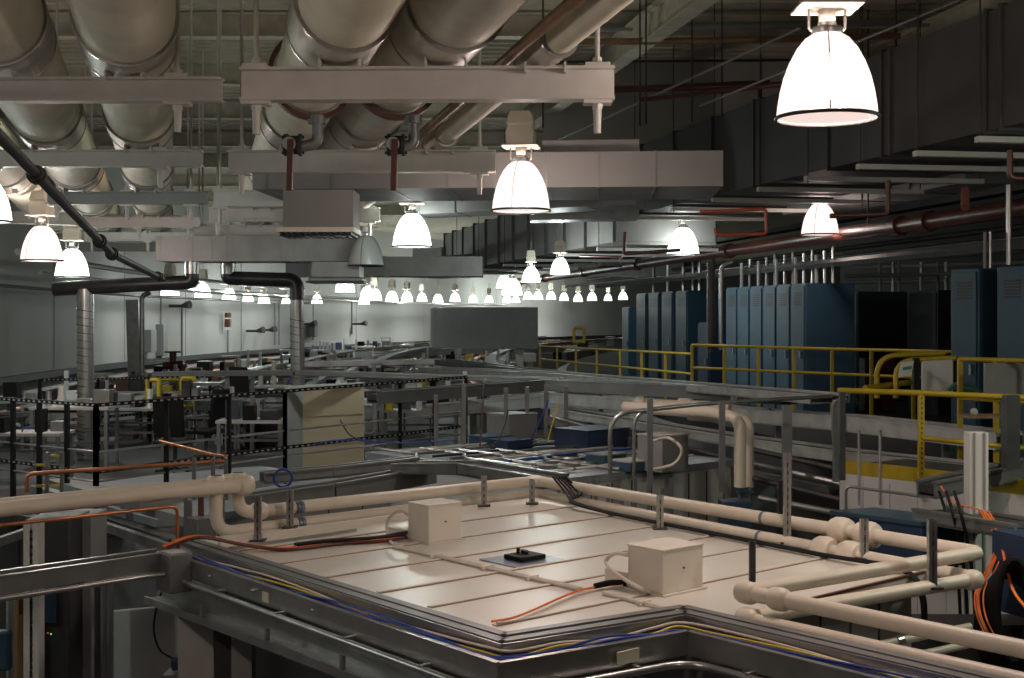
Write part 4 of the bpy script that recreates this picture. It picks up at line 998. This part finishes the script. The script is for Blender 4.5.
for k, (x, y) in enumerate(((4.35,36),(4.0,35),(4.25,34),(4.0,38.5),(3.5,37),(4.5,33.5),(5.6,16.9),(5.9,17),(5.75,16.2))):
    tag(MB().tube([V(x,y,.6), V(x,y,1.5)], .035, 8).go('conduit', GALV), 'vertical silver conduit above the %s blue cabinets, %s one' % (('farthest row of','near pair of')[k > 5], ORD[k if k < 6 else k-6]), 'conduit', 'conduits above the blue cabinets')
for k, (y0, y1, Y, m_) in enumerate(((268,262,33,GREYP),(276,272,30,GALVD),(283,279,36,GALVD),(262,250,28,DKST))):
    tag(MB().tube([P(846,y0,Y), P(1040,y1,Y*.8)], .035, 8).go('pipe', m_), 'dim pipe in the dark over the grey blue cabinets, %s from the top' % ORD[(1,2,3,0)[k]], 'pipe', 'dim pipes over the cabinets')
for k, px in enumerate((880,893,899,921,938,946,985,990)):
    tag(MB().tube([P(px,292 if px < 960 else 268,29 if px < 960 else 17), P(px,262 if px < 960 else 232,29 if px < 960 else 17)], .03 if px < 960 else .02, 8).go('conduit', GALV if k % 2 else GREYP), 'thin riser conduit above the right hand cabinets, %s from the left' % ORD[k], 'conduit', 'risers over the right cabinets')
pipe('tall dark steel column pipe between the cabinet rows', [P(711,262,25),P(711,352,25)], .07, DKST, 'column_pipe')
pipe('silver bent conduit beside the dark column pipe', [P(733,262,25),P(721,266,25),P(721,350,25)], .035, GALV, 'conduit')
# yellow rails
def yrail(label, pts, zb_, n, r=.024, mids=(.33,)):
    return rail_section(label, pts, zb_, n, YEL, False, mids, 'railing', 'yellow safety railings', .045, r)
yrail('far yellow railing receding below the farthest cabinets', [P(692,354,26.5), P(620,350,31), P(540,346,38)], CZ-1.7, (3,4))
yrail('second far yellow railing above the first', [P(690,333,34), P(655,336,38)], CZ-1.4, (2,))
yrail('yellow railing before the row of six blue cabinets', [P(692,345,25), P(832,349,22.5), P(958,352,20.5)], CZ+mz, (4,3))
yrail('yellow railing in front of the near blue cabinet pair', [P(960,359,15), P(1035,361,14)], CZ+mz, (2,))
for k, (x0, x1, y0, Y) in enumerate(((877,925,356,16.6),(896,935,361,15.8))):
    tag(MB().tube(fillet([P(x0,398,Y),P(x0,y0,Y),P(x1+20,y0-3,Y)], .3, 8), .03, 10).go('railing', YEL), 'curved yellow rail end at right, %s one' % ('outer','inner')[k], 'railing', 'curved yellow rail ends')
tag(MB().tube([P(865,388,15.5), P(914,382,16.3)], .03, 8).go('railing', YEL), 'short low yellow rail joining the curved rail ends', 'railing')
t = thing('railing', 'near amber handrail with slotted post at right', 'railing', P(921,470,12.2), 'yellow safety railings')
pts = [P(838,390.5,12.6), P(921,393,12.2), P(1030,398,11.7)]
MB().tube(pts, .024, 12).go('top_rail', YEL, t)
MB().beam(P(921,480,12.2), P(921,393,12.2), .045, .04).go('post', YEL, t)
q = MB()
for k in range(16): q.box(P(921,398+k*5,12.2)-Vec((0,.022,0)), (.010,.004,.018))
q.go('slot', DKST, t)
MB().tube([P(921,438,12.2), P(1030,449,11.7)], .020, 10).go('mid_rail', YEL, t)
for px in (842,1008): MB().beam(P(px,480,12.4 if px < 900 else 11.8), P(px,392 if px < 900 else 398,12.4 if px < 900 else 11.8), .045 if px < 900 else .1, .05).go('post', DKST, t)
# signs and boards
t = thing('sign_board', 'white sign with a green print on a black stand behind the rail', 'sign', P(906,385,15.2))
q = MB().quadbox(P(906,369,15.2), (.065,0,.01), (0,.008,0), (.012,0,.075)); q.go('sheet', SIGNW, t)
q = MB().quadbox(P(907,368,15.2)-Vec((0,.011,0)), (.045,0,.006), (0,.003,0), (.003,0,.016)); q.go('print', GRNP, t)
MB().box(P(916,375,15.4), (.06,.06,.35)).go('stand', BLACK, t)
t = thing('panel', 'white rectangular board behind the near amber rail', 'panel', P(937,393,15.8)); MB().box(P(937,375,15.8), (.32,.05,.36)).go('board', SIGNW, t, bevel=.006); MB().box(P(956,376,15.9), (.07,.05,.36)).go('edge', BLACK, t)
tag(MB().box(P(1008,381,14.4), (.46,.05,.35)).go('panel', GREYP, bevel=.008), 'grey metal sheet at the right photo edge above the amber rail', 'panel')
tag(MB().tube(smooth_path([P(948,390,15.2),P(956,384,15.2),P(968,385,15.2),P(980,392,15.2),P(966,390,15.2),P(952,387,15.2)]), .02, 8).go('hose', GREEN), 'green hose lying behind the near amber rail', 'hose')
t = thing('tool_shelf', 'small wooden shelf with clutter below the amber rail', 'shelf', P(983,418,13)); MB().box(P(983,416,13), (.36,.3,.02)).go('board', BROWN, t); MB().ball(P(974,412,13), .035, 8).go('bag', GREYL, t)

# ================================================================= RIGHT WHITE ENCLOSURE, BLUE BOX, TRAYS, CABLES
t = thing('white_enclosure', 'white panelled enclosure with a yellow top stripe at right', 'enclosure', P(920,540,12.6))
a = P(842,466,13.4); b = P(1035,488,11.6)
dn = 1.6
MB().beam(a-Z*dn/2, b-Z*dn/2, .06, dn).go('panel', SIGNW, t)
MB().beam(a+Z*.0-Vec((0,.035,0)), b-Vec((0,.035,0)), .02, .12).go('yellow_stripe', YEL, t)
for e in (.12,.27,.42,.57,.72,.87):
    p = a.lerp(b,e)-Vec((0,.04,0)); MB().beam(p-Z*.1, p-Z*1.2, .015, .012).go('joint', GREYP, t)
tag(MB().beam(a+Vec((.45,.45,-.06)), b+Vec((.45,.45,-.06)), .8, .1).go('enclosure_top', DKST), 'dark top of the white enclosure behind the yellow stripe', 'cover')
t = thing('towel_rail', 'thin bent steel tube in front of the white enclosure', 'tube', P(846,505,12.4))
MB().tube(fillet([P(846,520,12.6),P(846,486,12.6),P(925,497,11.9)], .06), .012, 8).go('tube', GALV, t)
for px in (859,880): MB().tube([P(px,505,12.6),P(px,430,12.8)], .012, 8).go('upright', GALVD, t)
t = thing('blue_trunk', 'long dark blue metal box behind the ball shaped pipe joints', 'box', P(900,540,11))
a = P(852,508+8,11.5); b = P(945,520+8,10.4)
MB().beam(a-Z*.12, b-Z*.12, .4, .30).go('body', NAVY, t, bevel=.01); MB().beam(a+Z*.04, b+Z*.04, .42, .03).go('lid', BLUEC, t)
tag(MB().beam(P(1016,548,9.6)-Z*.12, P(1050,556,9.3)-Z*.12, .4, .5).go('equipment_box', NAVY), 'navy box at the right photo edge behind orange cables', 'box')
cable_tray('near steel tray at right with orange cables, under the white post', [P(931,514,10.6), P(1035,531,9.6)], .34, .09, GALV)
cable_tray('upper tray with a reddish edge at the right photo edge', [P(926,490,11.2), P(1035,467,12)], .18, .12, GALVD)
t = thing('strut_column', 'pale square steel column standing at right by the orange cables', 'column', P(976,560,10.6))
p0 = P(976,432,10.4); p1 = Vec((p0.x,p0.y,0)); MB().beam(p1, p0, .13, .12).go('column', WHITE, t, bevel=.004)
for d in (-.035,.035): MB().beam(p1+Vec((d,-.062,0)), p0+Vec((d,-.062,0)), .015, .006).go('groove', GREYP, t)
tag(MB().box(P(1011,432,11.4), (.1,.1,.56)).go('strut_post', DKST), 'dark broad post just right of the pale square column', 'post')
for k in range(7):
    R2 = random.Random(60+k); dx = R2.uniform(-5,5)
    cable('orange cable hanging at the right side, %s of seven' % ORD[k], [P(941+dx,486,10.5), P(955+dx*.6,503,10.3), P(985+dx,512,10.0), P(999+dx,535,9.6), P(1006+dx*1.5,562,9.3), P(1014+dx*2,590,9.1), P(1030+dx*2,612,8.8)] if k % 2 else
          [P(985+dx,512,10), P(1000+dx,540,9.6), P(992+dx,568,9.4), P(980+dx,590,9.2), P(981+dx,615,9.1), P(992+dx,640,9)], .005, ORC, 'orange cables at right')
for k in range(7):
    ph = .12*k
    c = P(1010,608,9.2)
    pts = [c+Vec(((.10+.012*k)*math.cos(an), .02*k-.05, .31*math.sin(an)-.02*k)) for an in [2*math.pi*j/18 for j in range(18)]]
    pts.append(pts[0]); tag(MB().tube(pts, .026, 8).go('cable_coil', BLACK), 'black cable loop hanging at the right edge, %s from the back' % ORD[6-k], 'cable', 'black cable loops at right')
for k, (px, Y) in enumerate(((945,10.3),(952,10.1),(960,9.9))):
    cable('black cable dropping beside the pale column, %s of three' % ORD[k], [P(px-6,492,Y+.3), P(px,510,Y), P(px+8,545,Y), P(px+14,590,Y), P(px+16,640,Y)], .012, BLACK, 'black cables beside the column')
tag(MB().beam(P(760,690,9.5), P(1040,690,9.6), .3, .9).go('floor_cabinet', DKST), 'dark equipment low behind the pinkish front pipes', 'equipment')
for k, (px, y0, y1, Y, m_) in enumerate(((787,405,500,15.2,GALVD),(783,480,520,13,DKST),(838,400,482,14.5,GALVD))):
    tag(MB().beam(P(px,y1,Y), P(px,y0,Y), .09, .07).go('strut_post', m_), 'dark slotted upright at right of the white pipes, %s from the left' % ORD[k], 'post', 'dark uprights at right')
for k, px in enumerate((833,838)):
    tag(MB().tube(fillet([P(px+9,399,14.2),P(px,402,14.2),P(px,440,14.2),P(px+12,478,14.2)], .08), .016, 8).go('conduit', GALVD), 'bent conduit near the start of the amber rail, %s' % ('left one','right one')[k], 'conduit')
tag(MB().box(P(735,500,15.2)-Z*.3, (.3,.3,.6)).go('equipment_box', NAVY, bevel=.01), 'dark blue box below the white vertical pipes', 'box')
for k, (x0, y0, x1, y1, Y) in enumerate(((745,448,842,470,16.4),(748,462,842,484,16),(752,478,842,500,15.6),(760,498,842,514,15.2))):
    tag(MB().tube([P(x0,y0,Y), P(x1,y1,Y-1)], .03, 8).go('pipe', GALV if k % 2 else DKST), 'pipe run in the dark gap at right, %s from the top' % ORD[k], 'pipe', 'pipes in the dark gap at right')

# ================================================================= DENSE BEAMLINE FIELD IN THE MIDDLE DISTANCE
def ringbox(label, r0, r1, ya, yb, ztop, zbot, m, mr, name, cat, group, extras=0):
    t = thing(name, label, cat, Vec((RV((r0+r1)/2, ya, 0).x, ya*K, CZ+zbot)), group)
    poly = [RV(r0,ya,0), RV(r1,ya,0), RV(r1,yb,0), RV(r0,yb,0)]
    q = MB(); q.prism([tuple(p.xy) for p in poly], CZ+zbot, CZ+ztop-.06); q.go('walls', m, t, smooth=False)
    q = MB(); q.prism([tuple(p.xy) for p in poly], CZ+ztop-.06, CZ+ztop); q.go('roof', mr, t, smooth=False)
    for k in range(extras):
        e = (k+.5)/extras; p = poly[0].lerp(poly[1], e)
        MB().beam(Vec((p.x,p.y-.01,CZ+ztop-.1)), Vec((p.x,p.y-.01,CZ+ztop-1.2)), .03, .02).go('panel_joint', DKST, t)
    return t
far = [(130.0,132.6,30,36,-1.75,GREYL,HUTB),(133.6,136.0,31,37,-1.9,GREYP,GREYP),(136.6,138.4,27,33,-2.2,GREYL,GREYP),
       (129.4,131.6,41,47,-1.6,TAN,GREYL),(132.4,134.4,43,50,-1.8,GREYL,HUTB),(135.3,137.8,42,50,-2.0,GREYP,GREYL),
       (129.0,131.4,53,60,-1.6,GREYL,HUTB),(132.2,134.8,56,64,-1.7,TAN,GREYP),(135.6,137.6,57,66,-1.9,GREYL,HUTB),
       (128.8,131.4,68,78,-1.55,GREYP,GREYL),(132.6,136,72,84,-1.6,GREYL,HUTB)]
for k, (r0,r1,ya,yb,zt_,m_,mr) in enumerate(far):
    ringbox('distant hutch in the crowded middle distance, %s from the camera' % ORD[k], r0, r1, ya, yb, zt_, FLOOR, m_, mr, 'experiment_hutch', 'hutch', 'distant hutches', 5 if ya < 45 else 0)
for k, (r, z, ya, yb, w, m_) in enumerate([(129.2,-1.15,27,88,.5,GREYP),(130.6,-1.35,29,86,.35,GALVD),(131.9,-1.05,30,84,.45,DKST),(133.2,-1.4,28,82,.4,GREYL),(134.6,-1.2,27,80,.4,GALVD),(136.2,-1.5,26,82,.5,GREYP),(137.6,-1.7,25,80,.4,GREYP)]):
    q = MB(); q.strip([RV(r, ya+(yb-ya)*j/16, z) for j in range(17)], .11, w*.55)
    t = tag(q.go('cable_tray', m_, smooth=False), 'long tray following the curved hall into the distance, %s from the right' % ORD[k], 'tray', 'long curved trays')
for k, (r, z, ya, yb, w, m_) in enumerate([(129.9,-1.3,28,80,.05,COPPER),(132.6,-1.25,27,80,.06,WHITE),(135.4,-1.35,26,80,.06,GALV),(138.2,-1.9,24,90,.07,GREYL),(133.8,-1.05,32,85,.04,RUST),(131.2,-1.6,30,80,.05,WHITE)]):
    tag(MB().tube([RV(r, ya+(yb-ya)*j/16, z) for j in range(17)], w, 8).go('pipe', m_), 'long pipe following the curved hall into the distance, %s one' % ORD[k], 'pipe', 'long curved pipes')
def where(r, y):
    return 'about %d metres away %s' % (round(y*K), 'near the left wall' if r > 135.5 else 'in the middle' if r > 131.5 else 'on the right side')
def bench(label, p, w, d, h, seed, group, mats):
    Q = random.Random(seed)
    t = thing('instrument_bench', label, 'bench', p, group)
    MB().box(p+Z*h, (w, d, .04)).go('bench_top', Q.choice((GREYL, GALV, HUTB)), t)
    for sx in (-1,1):
        for sy in (-1,1): MB().box(p+Vec((sx*(w/2-.04), sy*(d/2-.04), h/2)), (.05,.05,h)).go('leg', GALVD, t)
    x = -w/2+.08
    while x < w/2-.1:
        bw = Q.uniform(.08,.28); bh = Q.uniform(.06,.34); c = p+Vec((x+bw/2, Q.uniform(-d*.3,d*.3), h+.02))
        q = Q.random()
        if q < .5: MB().box(c+Z*bh/2, (bw, .22, bh)).go('instrument', Q.choice(mats), t, bevel=.008)
        elif q < .75: MB().cyl(c, c+Z*bh*1.4, .05, .045, 12).go('vessel', Q.choice((GALV, SHEET, WHITE)), t)
        else: MB().tube(smooth_path([c, c+Vec((.03,0,bh*.5)), c+Vec((bw*.8,.02,bh*.55)), c+Vec((bw,.0,0))]), .012, 8).go('hose', Q.choice((WHC, BLC, BLACK, BLACK, GALV)), t)
        x += bw+Q.uniform(.02,.09)
    for e in (.35,.6):
        MB().beam(p+Vec((-w/2,d/2,h*e)), p+Vec((w/2,d/2,h*e)), .03, .04).go('cross_bar', GALVD, t)
BM = [BLACK, DKST, GREYP, BLACK, BLUED, NAVY, GREYL, YEL, GALV, DKST, GALVD, RUST]
for k, (px, Y, w_) in enumerate(((20,20.5,1.3),(40,26.5,1.4),(75,23,1.2),(135,26,1.2),(155,30,1.6),(205,25.5,1.0),(218,31,1.3),(255,21.5,1.0),(350,25,1.2),(420,25.5,1.3))):
    p = P(px, 400, Y); p.z = zb
    bench('cluttered instrument bench behind the black railing, %s from the left' % ORD[k], p, w_, .6, .68+.1*(k%3), 100+k, 'cluttered benches on the platform', BM)
for k in range(30):
    y = 28+1.15*k; r = 129+8.6*((k*.618) % 1); p = RV(r, y, -1.85)
    bench('cluttered bench among distant hutches, '+where(r, y), p, R.uniform(1.0,2.0), .6, R.uniform(.15,.6), 200+k, 'benches among the distant hutches', BM)
for k in range(24):
    y = 24+1.6*k; r = 128.8+9*((k*.382+.2) % 1); a = RV(r, y, -2.3); b = RV(r, y, -.85-.25*((k*.71) % 1))
    tag(MB().beam(a, b, .07, .07).go('upright_post', GALVD if k % 2 else GREYL), 'slim upright post among distant trays, '+where(r, y), 'post', 'posts among the distant trays')
# racks, posts and boxes standing among them
n = 0
for k in range(46):
    y = 26+1.25*k+R.uniform(-.5,.5); r = R.uniform(128.6,137.8)
    zt_ = R.uniform(-1.55,-.85); w = R.uniform(.25,.75)
    p = RV(r, y, -2.4); top = CZ+zt_
    m_ = R.choice(CHIPS)
    t = thing('equipment_rack', 'beamline equipment rack among distant trays, '+where(r, y), 'rack', p, 'racks among the distant trays')
    for sx in (-1,1): MB().box(Vec((p.x+sx*w/2,p.y,(top+p.z)/2)), (.06,.06,top-p.z)).go('upright', GALVD if k % 3 else WHITE, t)
    MB().box(Vec((p.x,p.y,top)), (w+.1,.4,.05)).go('shelf', GALV, t)
    MB().box(Vec((p.x,p.y,top-.3)), (w*.85,.35,.32)).go('instrument', m_, t, bevel=.01)
for k in range(40):
    y = 25+1.3*k; r = R.uniform(128.2,138); p = RV(r, y, R.uniform(-1.9,-1.5))
    sx, sz = R.uniform(.25,.8), R.uniform(.12,.4)
    t = thing('equipment_box', 'equipment box on distant hutch tops, '+where(r, y), 'box', p, 'boxes on the distant hutch tops')
    MB().box(p+Z*sz/2, (sx,.5,sz)).go('housing', R.choice([WHITE, GREYL, BLUEC, DKST, BLACK, DKST, TAN, GALV, GREYP]), t, bevel=.01)
    MB().box(p+Z*(sz+.01), (sx*.9,.45,.02)).go('lid', GREYL, t)
# wandering cables of the mid field
for k, (pts, m_, lb) in enumerate((
    ([P(310,446,19),P(340,440,19),P(400,443,18.5),P(455,440,18)], BLC, 'blue cable along the tray right of the beige panel'),
    ([P(340,420,20),P(350,435,20),P(366,440,20),P(375,432,20)], DKST, 'dark cable sagging right of the beige panel'),
    ([P(480,446,16),P(482,420,16.3),P(484,388,16.6),P(486,378,17)], DKST, 'pale cable hanging straight down left of centre'),
    ([P(487,448,16.5),P(498,440,16.5),P(505,424,17),P(508,410,17)], DKST, 'dark cable curving up near the centre posts'),
    ([P(530,440,18),P(538,425,18),P(545,410,18),P(548,400,18)], BLC, 'blue cable bundle climbing by the centre posts'),
    ([P(548,440,18),P(552,425,18),P(556,412,18),P(558,402,18)], YELC, 'yellow cable climbing by the centre posts'))):
    cable(lb, pts, .009, m_)

# ================================================================= CAMERA, WORLD, VIEW
cam = bpy.data.cameras.new('camera'); co = bpy.data.objects.new('camera', cam); COL.objects.link(co)
co.location = (0,0,CZ); co.rotation_euler = (math.pi/2,0,0)
cam.sensor_width = 36; cam.lens = F/1024*36; cam.shift_y = -(339-H0)/1024; cam.clip_start = .05; cam.clip_end = 400
SC.camera = co
w = bpy.data.worlds.new('world'); SC.world = w; w.use_nodes = True
w.node_tree.nodes['Background'].inputs[0].default_value = (.6,.65,.7,1); w.node_tree.nodes['Background'].inputs[1].default_value = .01
SC.view_settings.view_transform = 'Standard'; SC.view_settings.look = 'None'; SC.view_settings.gamma = 1
SC.view_settings.use_curve_mapping = False; SC.view_settings.exposure = 0.0
